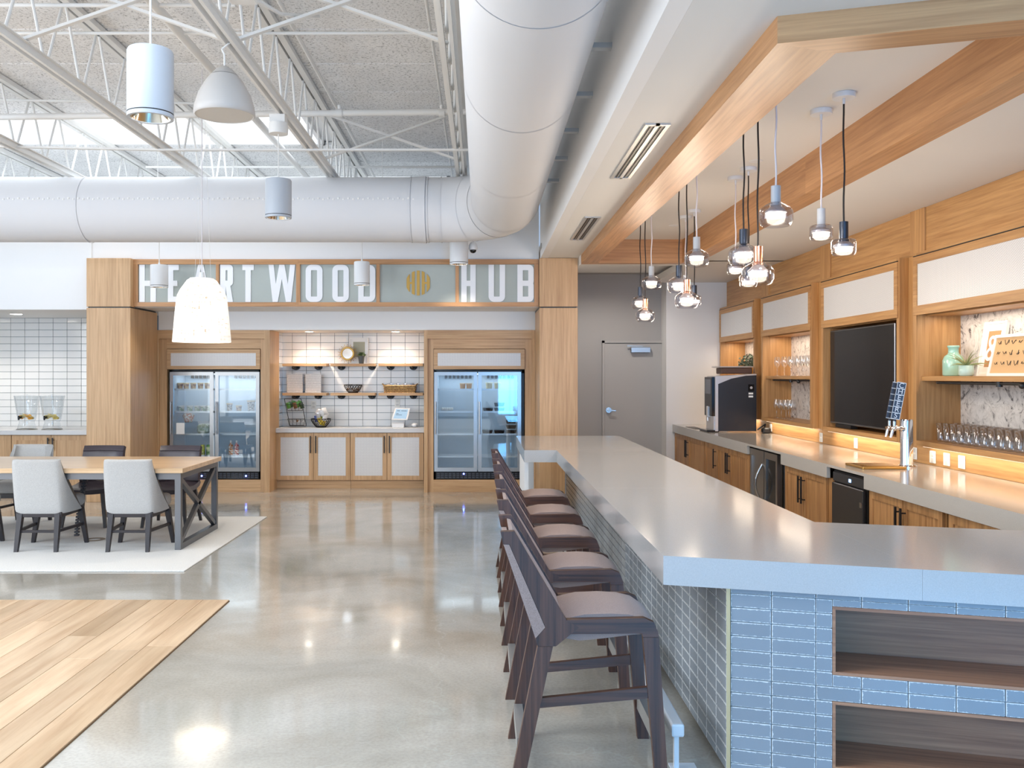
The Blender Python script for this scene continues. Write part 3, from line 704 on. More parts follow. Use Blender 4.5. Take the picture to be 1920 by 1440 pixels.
for (u, v_) in ((378, 892.5), (461, 892.5)):
    MB().ball((ux(u, 12.87), 12.876, vz(v_, 12.87)), .011).build('power_light', led, f1)
MB().ball((ux(869.5, 12.87), 12.876, vz(888.5, 12.87)), .011).build('power_light', led, f2)
for i, xx in enumerate(((A0 + A1)/2, (B0 + B1)/2)):
    for k in (-.3, .3): area('fridge_glow_%d%d' % (i, k > 0), (xx + k, 13.2, 1.64), (0, 0, 0), .5, .35, .9, (.78, .9, 1))
# ---------------------------------------------------------------- goods in the fridges
def cupset(u_list, z, lab, grp, c1, c2, r=.043, h=.075, y=13.12, name='ice_cream_tub'):
    mb_ = MB().lathe([(0, 0), (r*.8, 0), (r*.95, h), (0, h)], n=16).mesh(name); mb_.materials.append(c1)
    lid = MB().lathe([(0, h), (r*1.04, h), (r*1.04, h + .016), (0, h + .018)], n=16).mesh('lid'); lid.materials.append(c2)
    for q, u in enumerate(u_list):
        o = bpy.data.objects.new(name, mb_); COL.objects.link(o); o.location = (ux(u, y), y, z); tag(o, lab if len(u_list) == 1 else lab + ', ' + ORD[q] + ' from left', 'tub', grp)
        l = bpy.data.objects.new('lid', lid); COL.objects.link(l); l.parent = o
def banded(name, c1, c2, n):
    m, t, b = base(name); mp = mapped(t, (1, 1, 1)); no = noise(t, mp.outputs[0], n, 3, 0.6)
    r = ramp(t, no.outputs['Fac'], [(0.42, c1), (0.55, c2)]); t.links.new(r.outputs[0], b.inputs['Base Color']); b.inputs['Roughness'].default_value = .4
    return m
tub1 = banded('tub_maroon_print', S(120, 70, 66), S(206, 170, 120), 28); tub2 = banded('tub_dark_print', S(96, 78, 72), S(196, 186, 176), 40)
lid1 = plain('lid_tan', S(206, 176, 130), .4); lidw = plain('lid_white', S(236, 236, 232), .4)
cupset((338, 349, 362.5, 376, 389), 1.452, 'brown printed ice cream tub on the left fridge top shelf', 'tubs on the top shelf', tub1, lid1)
cupset((340, 356, 370, 381.5, 392), 1.132, 'white yoghurt cup on the left fridge second shelf', 'cups on the second shelf', banded('cup_white_print', S(230, 230, 226), S(150, 176, 150), 30), lidw, h=.065)
cupset((430.5,), 1.132, 'two-tone printed tub, leftmost on the right half of the left fridge', None, tub2, lid1, h=.10)
cupset((448,), 1.132, 'single brown printed tub in the middle of the right half', None, tub1, lid1, h=.07)
cupset((471,), 1.132, 'tall printed tub nearest the right edge of the left fridge', None, tub2, lid1, r=.058, h=.14)
bowlm = banded('salad_print', S(226, 226, 222), S(196, 120, 100), 30)
tag(MB().lathe([(0, 0), (.05, 0), (.085, .10), (.06, .13), (0, .14)], (ux(353.5, 13.1), 13.1, .812 + .16), 16).build('bagged_salad', bowlm, smooth=True), 'clear bag of mixed food hanging low on the left fridge second shelf', 'bag')
tag(MB().box(ux(347, 13.1), ux(366, 13.1), 13.03, 13.2, .812, .90, .01).build('sandwich_box', acryl), 'clear sandwich box on the left fridge third shelf', 'box')
tag(MB().box(ux(371, 13.1), ux(391, 13.1), 13.03, 13.22, .812, .95, .03).build('salad_box', banded('box_pale_print', S(216, 222, 214), S(170, 184, 160), 24)), 'pale clamshell salad box on the left fridge third shelf', 'box')
for k, (u, c) in enumerate(((380, S(190, 186, 60)), (391, S(110, 160, 90)))):
    t_ = tag(MB().lathe([(0, 0), (.028, 0), (.033, .012), (.033, .13), (.026, .15), (0, .15)], (ux(u, 13.1), 13.1, .50), 16).build('drink_can', plain('can_%d' % k, c, .3, .4), auto=40), ('yellow-green drink can behind the leather chair', 'green drink can at the edge of the left fridge door')[k], 'can')
for k, (u, c) in enumerate(((433, S(214, 130, 60)), (444, S(200, 70, 70)))):
    bt = thing('juice_bottle', ('white juice bottle with orange print in the left fridge', 'white juice bottle with red print in the left fridge')[k], 'bottle', (ux(u, 13.1), 13.1, .50))
    L = bt.location
    MB().lathe([(0, 0), (.03, 0), (.032, .02), (.032, .13), (.014, .17), (.014, .19), (0, .19)], tuple(L), 16).build('body', banded('juice_%d' % k, S(240, 238, 234), c, 40), bt, auto=40)
    MB().lathe([(0, .19), (.016, .19), (.016, .21), (0, .21)], tuple(L), 12).build('cap', paper, bt, auto=40)
nt = tag(MB().box(ux(330, 12.85), ux(345.5, 12.85), 12.862, 12.865, vz(814, 12.85), vz(793, 12.85)).build('notice', paper), 'small white notice taped inside the left fridge door', 'notice')
# right fridge
cupset((867.5, 879.5), 1.452, 'orange deli cup on the top shelf of the right fridge', 'orange deli cups', plain('cup_orange', S(206, 156, 104), .5), plain('cup_lid_orange', S(214, 178, 138), .4), h=.07, name='deli_cup')
cupset((917, 933), 1.452, 'cream deli tub on the top shelf of the right fridge', 'cream deli tubs', plain('cup_cream', S(226, 216, 178), .5), plain('cup_lid_cream', S(236, 232, 206), .4), r=.05, h=.08, name='deli_tub')
eg = thing('egg_carton', 'clear egg carton lying on the second shelf of the right fridge', 'carton', (ux(838, 13.1), 13.1, 1.132))
MB().box(ux(827, 13.1), ux(849, 13.1), 13.03, 13.18, 1.132, 1.165, .008).build('tray', acryl, eg); MB().box(ux(828, 13.1), ux(848, 13.1), 13.035, 13.175, 1.167, 1.195, .012).build('carton_lid', acryl, eg)
for k in range(5):
    for j in (0, 1): MB().ball((ux(829.5 + 4.4*k, 13.1), 13.07 + .07*j, 1.165), .020, (1, 1, 1.2), 8, 6).build('egg', paper, eg)
tray = thing('meal_tray', 'black meal tray with clear lid, left on the second shelf of the right fridge', 'tray', (ux(915, 13.1), 13.1, 1.132))
def trayparts(t, w=.15, h=.05):
    L = t.location
    MB().taper((L.x, L.y, L.z), (w*.42, .07), (L.x, L.y, L.z + h), (w*.5, .085)).build('tray_base', blackg, t)
    MB().taper((L.x, L.y, L.z + h), (w*.5, .085), (L.x, L.y, L.z + h + .02), (w*.44, .075)).build('tray_lid', acryl, t)
trayparts(tray)
for k, (u, z, lb) in enumerate(((936, 1.132, 'black meal tray with clear lid, right on the second shelf of the right fridge'), (936, 1.205, 'black meal tray stacked on another on the second shelf'), (914, .812, 'tall-looking black meal tray at the left of the third shelf'), (936, .812, 'black meal tray in the middle of the third shelf'), (958, .812, 'brown-black meal tray lowest of the stack at the right'), (958, .885, 'black meal tray in the middle of the stack at the right'), (958, .958, 'black meal tray topmost of the stack at the right'))):
    dup(tray, (ux(u, 13.1), 13.1, z), None, lb, 'meal trays')
tray['group'] = 'meal trays'

# ================================================================ NICHE COUNTER, SHELVES AND WHAT STANDS THERE
ct = MB().box(-2.996, -.825, 13.15, 13.66, .82, .885, .003).build('niche_countertop', q_niche); tag(ct, 'pale quartz countertop in the tiled niche between the fridges', 'countertop')
bx_ = [ux(517.5, 13.2), ux(587.6, 13.2), ux(657, 13.2), ux(725.6, 13.2), ux(794.7, 13.2)]
def shaker(parent, x0, x1, z0, z1, Y, handle_side, fw=.062):
    """white-panelled oak door facing the camera"""
    d = MB().box(x0, x0 + fw, Y - .02, Y, z0, z1).box(x1 - fw, x1, Y - .02, Y, z0, z1).box(x0 + fw, x1 - fw, Y - .02, Y, z0, z0 + fw).box(x0 + fw, x1 - fw, Y - .02, Y, z1 - fw, z1).build('door', oak['z'], parent)
    MB().box(x0 + fw, x1 - fw, Y - .012, Y - .004, z0 + fw, z1 - fw).build('door_panel', perf_m, d)
    hx = x1 - .035 if handle_side > 0 else x0 + .035
    MB().bar((hx, Y - .05, z1 - .29), (hx, Y - .05, z1 - .04), .014, .014).box(hx - .006, hx + .006, Y - .05, Y - .018, z1 - .26, z1 - .25).box(hx - .006, hx + .006, Y - .05, Y - .018, z1 - .08, z1 - .07).build('handle', black, d)
for i, lab in ((0, 'oak base cabinet with white door panels under the left half of the niche counter'), (2, 'oak base cabinet with white door panels under the right half of the niche counter')):
    c = thing('base_cabinet', lab, 'cabinet', ((bx_[i] + bx_[i+2])/2, 13.4, 0))
    MB().box(bx_[i], bx_[i+2] - .004, 13.222, 13.64, .12, .818).build('body', oak['z'], c)
    MB().box(bx_[i], bx_[i+2] - .004, 13.25, 13.64, 0, .12).build('toe_kick', oak['x'], c)
    shaker(c, bx_[i] + .003, bx_[i+1] - .003, .128, .812, 13.22, 1); shaker(c, bx_[i+1] + .003, bx_[i+2] - .006, .128, .812, 13.22, -1)
brk_n = 0
for zi, zs in enumerate((1.825, 1.39)):
    for k, (a, b) in enumerate(((529.6, 612.6), (619.4, 703), (709.5, 793.5))):
        xa, xb = ux(a, 13.45) + .004, ux(b, 13.45)
        s = thing('wall_shelf', '%s oak shelf in the %s row on the tiled niche wall' % (('left', 'middle', 'right')[k], ('upper', 'lower')[zi]), 'shelf', ((xa + xb)/2, 13.55, zs), group='niche shelves')
        MB().box(xa, xb, 13.42, 13.658, zs - .038, zs, .002).build('board', oak['x'], s)
        for q in (.24, .76) if k != 1 else (.2, .9):
            x = xa + (xb - xa)*q
            MB().prism([(x - .058, zs - .04)] + arcpts(x, zs - .045, .058, .05, 180, 360, 10) + [(x + .058, zs - .04)], 'y', 13.63, 13.658).cyl((x, 13.44, zs - .058), (x, 13.64, zs - .058), .016).ball((x, 13.44, zs - .058), .022).build('bracket', black, s, auto=40)
mi = thing('sunburst_mirror', 'round mirror with a golden sunburst rim on the upper shelf', 'mirror', (ux(651.5, 13.5), 13.5, 1.825))
mx_, mz_ = ux(651.5, 13.5), vz(663, 13.5)
MB().cyl((mx_, 13.50, mz_), (mx_, 13.515, mz_), .078, n=28).build('glass', chrome, mi, auto=40)
ring = MB()
for k in range(28):
    a, b = 2*PI*k/28, 2*PI*(k + 1)/28
    ring.cyl((mx_ + .088*math.cos(a), 13.50, mz_ + .088*math.sin(a)), (mx_ + .088*math.cos(b), 13.50, mz_ + .088*math.sin(b)), .013, n=6)
ring.build('rim', brass, mi)
for k in range(36):
    a = 2*PI*k/36; L = .145 if k % 2 else .128
    if mz_ + L*math.sin(a) < 1.83: L = (1.83 - mz_)/math.sin(a)
    MB().cyl((mx_ + .095*math.cos(a), 13.508, mz_ + .095*math.sin(a)), (mx_ + L*math.cos(a), 13.508, mz_ + L*math.sin(a)), .005, .003, n=5).build('ray', brass, mi)
fr = thing('picture_frame', 'white picture frame with a pale olive print behind the sunburst mirror', 'picture', (ux(672, 13.6), 13.6, 1.825))
x0, x1, z0, z1 = ux(655, 13.62), ux(690.5, 13.62), 1.825, vz(633.5, 13.62)
MB().box(x0, x0 + .02, 13.6, 13.63, z0, z1).box(x1 - .02, x1, 13.6, 13.63, z0, z1).box(x0 + .02, x1 - .02, 13.6, 13.63, z0, z0 + .02).box(x0 + .02, x1 - .02, 13.6, 13.63, z1 - .02, z1).build('frame', paper, fr)
MB().box(x0 + .02, x1 - .02, 13.615, 13.62, z0 + .02, z1 - .02).build('mat_board', paper, fr)
MB().box(x0 + .06, x1 - .05, 13.612, 13.615, z0 + .1, z1 - .06).build('print', plain('olive_print', S(168, 168, 148), .6), fr)
def pottedplant(name, lab, x, y, z, r, h, potm, leafm, nl, spread, ht, cat='plant'):
    p = thing(name, lab, cat, (x, y, z))
    MB().lathe([(0, 0), (r*.68, 0), (r, h), (r*.86, h), (r*.84, h*.8), (0, h*.8)], (x, y, z), 20).build('pot', potm, p, auto=40)
    mb = MB(); rng = random.Random(nl)
    for k in range(nl):
        a = rng.uniform(0, 2*PI); t_ = rng.uniform(.15, 1); c = (x + spread*t_*math.cos(a), y + spread*t_*math.sin(a), z + h + rng.uniform(.1, 1)*ht*(1 - .4*t_))
        M = Matrix.Translation(c) @ Matrix.Rotation(rng.uniform(0, 6.3), 4, 'Z') @ Matrix.Rotation(rng.uniform(-1, 1), 4, 'X')
        s = .017*rng.uniform(.7, 1.3)
        vs = [mb.bm.verts.new(M @ Vector(q)) for q in ((0, -s*1.4, 0), (s, 0, .004), (0, s*1.4, 0), (-s, 0, .004))]; mb.bm.faces.new(vs)
        if k % 6 == 0: mb.cyl((x, y, z + h*.8), c, .002, n=4)
    o = mb.build('foliage', leafm, p); return p
leafg = plain('leaf_green', S(120, 136, 84), .55); leafb = plain('leaf_blue_green', S(98, 116, 100), .6)
pottedplant('potted_plant', 'small dark tapered pot with a little plant on the upper shelf', ux(677.5, 13.47), 13.47, 1.825, .05, .115, plain('pot_charcoal', S(88, 88, 86), .5), leafg, 40, .06, .05)
def printlines(name, sc):
    m, t, b = base(name); mp = mapped(t, (1, 1, 1)); n = noise(t, mp.outputs[0], 60, 1)
    sep = t.nodes.new('ShaderNodeSeparateXYZ'); t.links.new(mp.outputs[0], sep.inputs[0])
    mu = t.nodes.new('ShaderNodeMath'); mu.operation = 'MULTIPLY'; mu.inputs[1].default_value = sc; t.links.new(sep.outputs[2], mu.inputs[0])
    si = t.nodes.new('ShaderNodeMath'); si.operation = 'SINE'; t.links.new(mu.outputs[0], si.inputs[0])
    m2 = t.nodes.new('ShaderNodeMath'); m2.operation = 'MULTIPLY'; t.links.new(si.outputs[0], m2.inputs[0]); t.links.new(n.outputs['Fac'], m2.inputs[1])
    r = ramp(t, m2.outputs[0], [(0.26, S(244, 243, 240)), (0.34, S(186, 184, 184))]); t.links.new(r.outputs[0], b.inputs['Base Color']); b.inputs['Roughness'].default_value = .4
    return m
menu_m = printlines('menu_print', 330)
for k, (a, b) in enumerate(((538, 567.5), (572.5, 602))):
    mn = thing('menu_stand', ('left', 'right')[k] + ' one of two upright printed menus on the lower left shelf', 'menu', (ux((a + b)/2, 13.52), 13.52, 1.39), group='printed menus')
    MB().box(ux(a, 13.52), ux(b, 13.52), 13.52, 13.524, 1.392, vz(701, 13.52)).build('sheet', menu_m, mn)
    MB().box(ux(a, 13.52), ux(b, 13.52), 13.50, 13.56, 1.39, 1.3935).build('foot', acryl, mn)
def wirebowl(name, lab, x, y, z, r, h, m):
    w = thing(name, lab, 'basket', (x, y, z)); n = 20
    def ringt(rad, zz, tt=.004):
        mb = MB()
        for k in range(n): a, b = 2*PI*k/n, 2*PI*(k + 1)/n; mb.cyl((x + rad*math.cos(a), y + rad*math.sin(a), zz), (x + rad*math.cos(b), y + rad*math.sin(b), zz), tt, n=5)
        return mb
    ringt(r, z + h, .006).build('rim', m, w); ringt(r*.5, z + .006, .006).build('base_ring', m, w)
    lat = MB()
    pr = lambda t_: (r*(.5 + .5*math.sin(t_*PI/2)), z + .006 + (h - .006)*t_)
    for k in range(n):
        for sgn in (1, -1):
            P = []
            for i in range(5):
                t_ = i/4; q = pr(t_); a = 2*PI*(k/n + sgn*.10*t_); P.append((x + q[0]*math.cos(a), y + q[0]*math.sin(a), q[1]))
            lat.tube(P, .003, 4)
    lat.build('wire_lattice', m, w); return w
wirebowl('wire_basket', 'black wire basket on the middle lower shelf', ux(662, 13.53), 13.53, 1.39, .135, .12, black)
def packet(name, lab, c, size, m, tilt, grp):
    M = Matrix.Translation(c) @ Matrix.Rotation(tilt[2], 4, 'Z') @ Matrix.Rotation(tilt[0], 4, 'X') @ Matrix.Rotation(tilt[1], 4, 'Y')
    mb = MB(); nx, nz = 7, 7
    for sg_ in (1, -1):
        P = [[tuple(M @ Vector(((i/(nx-1) - .5)*size[0], sg_*size[1]*(1 - abs(2*i/(nx-1) - 1)**2.5)*(1 - abs(2*j/(nz-1) - 1)**2.5)*.5, (j/(nz-1) - .5)*size[2]))) for i in range(nx)] for j in range(nz)]
        mb.grid(P)
    o = mb.build(name, m, smooth=True); tag(o, lab, 'snack', grp); return o
snk = [plain('pack_green', S(96, 156, 60), .3), plain('pack_yellow', S(214, 190, 60), .3), plain('pack_white', S(228, 228, 228), .3), plain('pack_blue', S(70, 84, 140), .3), plain('pack_brown', S(140, 96, 60), .35), plain('pack_dkgreen', S(58, 84, 44), .3), plain('pack_silver', S(206, 206, 210), .25, .3)]
rb = random.Random(3)
for k in range(5): packet('snack_bar', 'wrapped snack bar in the black wire basket, %s from left' % ORD[k], (ux(652 + 5*k, 13.53), 13.53 + rb.uniform(-.05, .05), 1.44 + .015*(k % 2)), (.03, .02, .10), snk[(4, 2, 4, 2, 4)[k]], (1.2, .2, rb.uniform(-.8, .8)), 'bars in the wire basket')
wk = thing('wicker_tray', 'long wicker basket on the right lower shelf', 'basket', (ux(750, 13.53), 13.53, 1.39))
wick = banded('wicker', S(206, 168, 106), S(150, 110, 62), 55)
xa, xb = ux(721, 13.53), ux(779, 13.53)
for k in range(4):
    z = 1.392 + .03*k; e = .004*k
    MB().box(xa - e, xb + e, 13.44 - e, 13.462 - e, z, z + .027, .008).box(xa - e, xb + e, 13.60 + e, 13.622 + e, z, z + .027, .008).box(xa - e, xa + .022 - e, 13.462 - e, 13.6 + e, z, z + .027, .008).box(xb - .022 + e, xb + e, 13.462 - e, 13.6 + e, z, z + .027, .008).build('woven_band', wick, wk)
MB().box(xa, xb, 13.44, 13.62, 1.391, 1.398).build('bottom', wick, wk)
for s_, x in ((-1, xa), (1, xb)):
    MB().tube([(x, 13.49, 1.50), (x + s_*.03, 13.51, 1.525), (x + s_*.03, 13.55, 1.525), (x, 13.57, 1.50)], .008, 6).build('handle', wick, wk)
for k in range(8): packet('snack_packet', 'wrapped snack packet in the wicker basket, %s from left' % ORD[k], (xa + .06 + .05*k, 13.53, 1.50), (.06, .02, .07), snk[6 if k % 2 else 2], (.3, 0, rb.uniform(-.5, .5)), 'packets in the wicker basket')
# two-tier rack
rk = thing('two_tier_rack', 'black two-tier wire rack of snacks at the left end of the niche counter', 'rack', (ux(552, 13.4), 13.4, .885))
def P8(u, v_, Y): return PX(490 + u/4.365, 600 + v_/4.365, Y)
for Y in (13.32, 13.50):
    q = [P8(188, 645, Y), P8(325, 645, Y), P8(368, 868, Y), P8(235, 868, Y)]
    q = [(a[0], a[1], max(a[2], .892)) for a in q]
    MB().tube(q + [q[0]], .005, 6).build('side_frame', black, rk)
for (v0, v1, du) in ((690, 742, 18), (810, 862, 30)):
    mb = MB(); A = [P8(185 + du, v0, 13.30), P8(330 + du*.9, v0, 13.30), P8(330 + du*.9, v0, 13.52), P8(185 + du, v0, 13.52)]; B = [P8(200 + du, v1, 13.33), P8(318 + du, v1, 13.33), P8(318 + du, v1, 13.5), P8(200 + du, v1, 13.5)]
    mb.tube(A + [A[0]], .004, 5); mb.tube(B + [B[0]], .004, 5)
    for a, b in zip(A, B): mb.tube([a, b], .003, 4)
    for t_ in (.25, .5, .75):
        l = lambda p, q: tuple(p[i] + (q[i] - p[i])*t_ for i in range(3))
        mb.tube([l(A[0], A[1]), l(B[0], B[1])], .003, 4); mb.tube([l(B[0], B[1]), l(B[3], B[2])], .003, 4)
    mb.build('wire_tier', black, rk)
for k in range(7):
    c = P8(222 + 18*k, 700 - 8*(k % 3), 13.36 + .045*(k % 3)); packet('chip_bag', 'snack bag in the top tier of the rack, %s from left' % ORD[k], c, (.06, .022, .09), snk[(0, 5, 0, 4, 0, 0, 5)[k]], (.15, .25*(k % 3 - 1), rb.uniform(-.3, .3)), 'bags in the top tier')
for k in range(7):
    c = P8(245 + 17*k, 832 - 4*(k % 2), 13.40); packet('chip_bag', 'snack packet in the bottom tier of the rack, %s from left' % ORD[k], c, (.05, .02, .05), snk[(2, 6, 2, 4, 2, 6, 2)[k]], (.8, .3, rb.uniform(-.6, .6)), 'packets in the bottom tier')
bwx = ux(490/1 + 488/4.365, 13.4)
wirebowl('wire_bowl', 'black wire bowl heaped with snack bags on the niche counter', bwx, 13.4, .885, .145, .125, black)
for k in range(14):
    a = k*2.4; packet('snack_bag', 'snack bag in the wire bowl, %s from the bottom of the heap' % ORD[k], (bwx + .08*math.cos(a)*(.4 + .6*(k % 3)/2), 13.38 + .07*math.sin(a), .96 + .013*k), (.075, .03, .095), snk[(1, 2, 1, 0, 3, 2, 1, 6, 2, 1, 2, 0, 6, 2)[k]], (rb.uniform(-.6, .6), rb.uniform(-.5, .5), rb.uniform(-.7, .7)), 'bags in the wire bowl')
# tablet till
tb = thing('tablet_till', 'white tablet payment stand on the niche counter', 'tablet', (ux(750, 13.4), 13.4, .885))
whp = plain('white_plastic', S(244, 244, 244), .3)
MB().prism([(13.33, .886), (13.50, .886), (13.50, .93), (13.36, .96), (13.33, .94)], 'x', ux(736, 13.4), ux(758, 13.4)).build('base', whp, tb)
a, b, c, d = P8(1065, 815, 13.33), P8(1195, 818, 13.33), P8(1218, 722, 13.42), P8(1095, 720, 13.42)
MB().hexa([a, b, c, d] + [(p[0], p[1] + .018, p[2] - .006) for p in (a, b, c, d)]).build('tablet', whp, tb)
ce = [sum(p[i] for p in (a, b, c, d))/4 for i in range(3)]
sc_ = [tuple(ce[i] + (p[i] - ce[i])*.8 for i in range(3)) for p in (a, b, c, d)]
MB().hexa([(p[0], p[1] - .002, p[2] + .0008) for p in sc_] + [(p[0], p[1] + .001, p[2]) for p in sc_]).build('screen', screen, tb)
def lerp2(s_, u, v_): 
    return tuple((1-v_)*((1-u)*s_[0][i] + u*s_[1][i]) + v_*((1-u)*s_[3][i] + u*s_[2][i]) for i in range(3))
bar_m = plain('screen_text', S(90, 110, 130), .4)
for (u0, u1, v0, v1) in ((.1, .35, .80, .86), (.45, .9, .80, .86), (.1, .3, .5, .55), (.1, .6, .36, .41)):
    q = [lerp2(sc_, *t_) for t_ in ((u0, v0), (u1, v0), (u1, v1), (u0, v1))]
    MB().quad(*[(p[0], p[1] - .003, p[2] + .001) for p in q]).build('screen_line', bar_m, tb)
mo = thing('card_reader', 'small rounded white card reader beside the tablet', 'card reader', (ux(777.5, 13.4), 13.4, .885))
MB().ball((ux(777.5, 13.4), 13.4, .918), .05, (1, .9, .62)).build('shell', whp, mo, smooth=True)
MB().tube([(ux(772, 13.4), 13.42, .905), (ux(766, 13.4), 13.45, .895), (ux(760, 13.4), 13.52, .895)], .004, 6).build('cable', whp, mo)
def outlet(x, y, z, lab, face, w=.075, h=.12):
    o = thing('wall_outlet', lab, 'outlet', (x, y, z), group='wall outlets')
    if face == 'y':
        MB().box(x - w/2, x + w/2, y - .008, y, z - h/2, z + h/2, .003).build('plate', plaster, o)
        for dz in (-.026, .026): MB().box(x - .02, x + .02, y - .011, y - .008, z + dz - .018, z + dz + .018, .001).build('socket', plain('socket', S(214, 212, 206), .4), o)
    else:
        MB().box(x - .008, x, y - w/2, y + w/2, z - h/2, z + h/2, .003).build('plate', plaster, o)
        for dz in (-.026, .026): MB().box(x - .011, x - .008, y - .02, y + .02, z + dz - .018, z + dz + .018, .001).build('socket', plain('socket', S(214, 212, 206), .4), o)
outlet(ux(588, 13.65), 13.658, vz(759.5, 13.65), 'outlet above the snack bowl in the tiled niche', 'y'); outlet(ux(745, 13.65), 13.658, vz(756, 13.65), 'outlet above the tablet in the tiled niche', 'y')
# recessed spots in the niche and alcove ceilings
def downdisc(x, y, z, lab, r=.055):
    d = thing('recessed_light', lab, 'light', (x, y, z), group='recessed lights')
    MB().lathe([(r, 0), (r + .015, -.004), (r + .018, 0)], (x, y, z - .001), 24).build('trim_ring', lampw, d)
    MB().cyl((x, y, z - .004), (x, y, z - .001), r, n=24).build('lens', downl, d)
for k, u in enumerate((580, 742)):
    x = ux(u, 13.3); downdisc(x, 13.3, 2.293, ('left', 'right')[k] + ' recessed spotlight in the niche ceiling')
    spot('niche_spot_%d' % k, (x, 13.3, 2.27), 30, WARM, 120, 1.0, .03, (math.radians(8), 0, 0))
for k, u in enumerate((30.5, -110)):
    x = ux(u, 12.8); downdisc(x, 12.8, 2.518, ('recessed light in the soffit over the beverage dispensers', 'recessed light in the soffit left of the dispensers')[k], .075)
    spot('alcove_spot_%d' % k, (x, 12.8, 2.49), 22, (1, .93, .84), 130, .5, .04)
# left alcove: counter, cabinets, dispensers
tag(MB().box(XL + .01, -5.16, 12.65, 13.66, .82, .885, .003).build('alcove_countertop', q_niche), 'pale countertop under the beverage dispensers', 'countertop')
for k, (ua, um, ub, lab) in enumerate(((21.5, 96, 168, 'oak base cabinet with two doors below the beverage dispensers'), (-130, -55, 21, 'oak base cabinet at the left edge of the picture'))):
    x0, xm, x1 = ux(ua, 12.7), ux(um, 12.7), ux(ub, 12.7)
    c = thing('base_cabinet', lab, 'cabinet', (xm, 13.1, 0))
    MB().box(x0, x1, 12.722, 13.6, .10, .818).build('body', oak['z'], c); MB().box(x0, x1, 12.78, 13.6, 0, .10).build('toe_kick', oak['x'], c)
    for (a, b, s_) in ((x0 + .003, xm - .003, 1), (xm + .003, x1 - .003, -1)):
        d = MB().box(a, a + .07, 12.70, 12.72, .11, .812).box(b - .07, b, 12.70, 12.72, .11, .812).box(a + .07, b - .07, 12.70, 12.72, .11, .18).box(a + .07, b - .07, 12.70, 12.72, .742, .812).build('door', oak['z'], c)
        MB().box(a + .07, b - .07, 12.708, 12.716, .18, .742).build('door_panel', oak['z'], d)
        hx = b - .03 if s_ > 0 else a + .03
        MB().box(hx - .008, hx + .008, 12.66, 12.674, .60, .78).box(hx - .005, hx + .005, 12.674, 12.70, .63, .64).box(hx - .005, hx + .005, 12.674, 12.70, .74, .75).build('handle', black, d)
for k, (u, col_) in enumerate(((50.5, S(244, 176, 40)), (98, S(238, 216, 120)))):
    Y = 12.85; x = ux(u, Y); z = .885
    b = thing('beverage_dispenser', ('clear beverage dispenser with orange slices, left of the pair', 'clear beverage dispenser with pale lemon slices, right of the pair')[k], 'dispenser', (x, Y, z))
    MB().lathe([(.135, 0), (.13, .008), (.10, .10), (.115, .14), (.13, .20), (.165, .45), (.168, .47), (.158, .47), (.12, .20), (.10, .15)], (x, Y, z), 28).build('jar', acryl, b, smooth=True)
    MB().lathe([(.135, 0.0), (.14, .004), (.13, .012), (.12, .004)], (x, Y, z), 28).build('base_ring', steel, b, smooth=True)
    MB().lathe([(0, .50), (.03, .495), (.06, .485), (.165, .48), (.172, .47), (.165, .465), (0, .47)], (x, Y, z), 28).build('lid', acryl, b, smooth=True)
    fm = plain('fruit_%d' % k, col_, .4); fm2 = plain('fruit_pale_%d' % k, S(244, 226, 150), .4)
    for i in range(9):
        a = i*.75; M = Matrix.Translation((x + .07*math.cos(a), Y + .06*math.sin(a) - .02, z + .165 + .012*(i % 4))) @ Matrix.Rotation(.6*(i % 3 - 1), 4, 'X') @ Matrix.Rotation(.5*(i % 2), 4, 'Y')
        mb = MB(); mb.cyl((0, 0, -.004), (0, 0, .004), .036, n=14); bmesh.ops.transform(mb.bm, matrix=M, verts=mb.bm.verts); mb.build('fruit_slice', fm if i % 3 else fm2, b)
    MB().cyl((x - .04, Y - .15, z + .17), (x - .04, Y - .09, z + .175), .016).cyl((x - .04, Y - .15, z + .14), (x - .04, Y - .15, z + .20), .012).build('tap', black, b, auto=40)
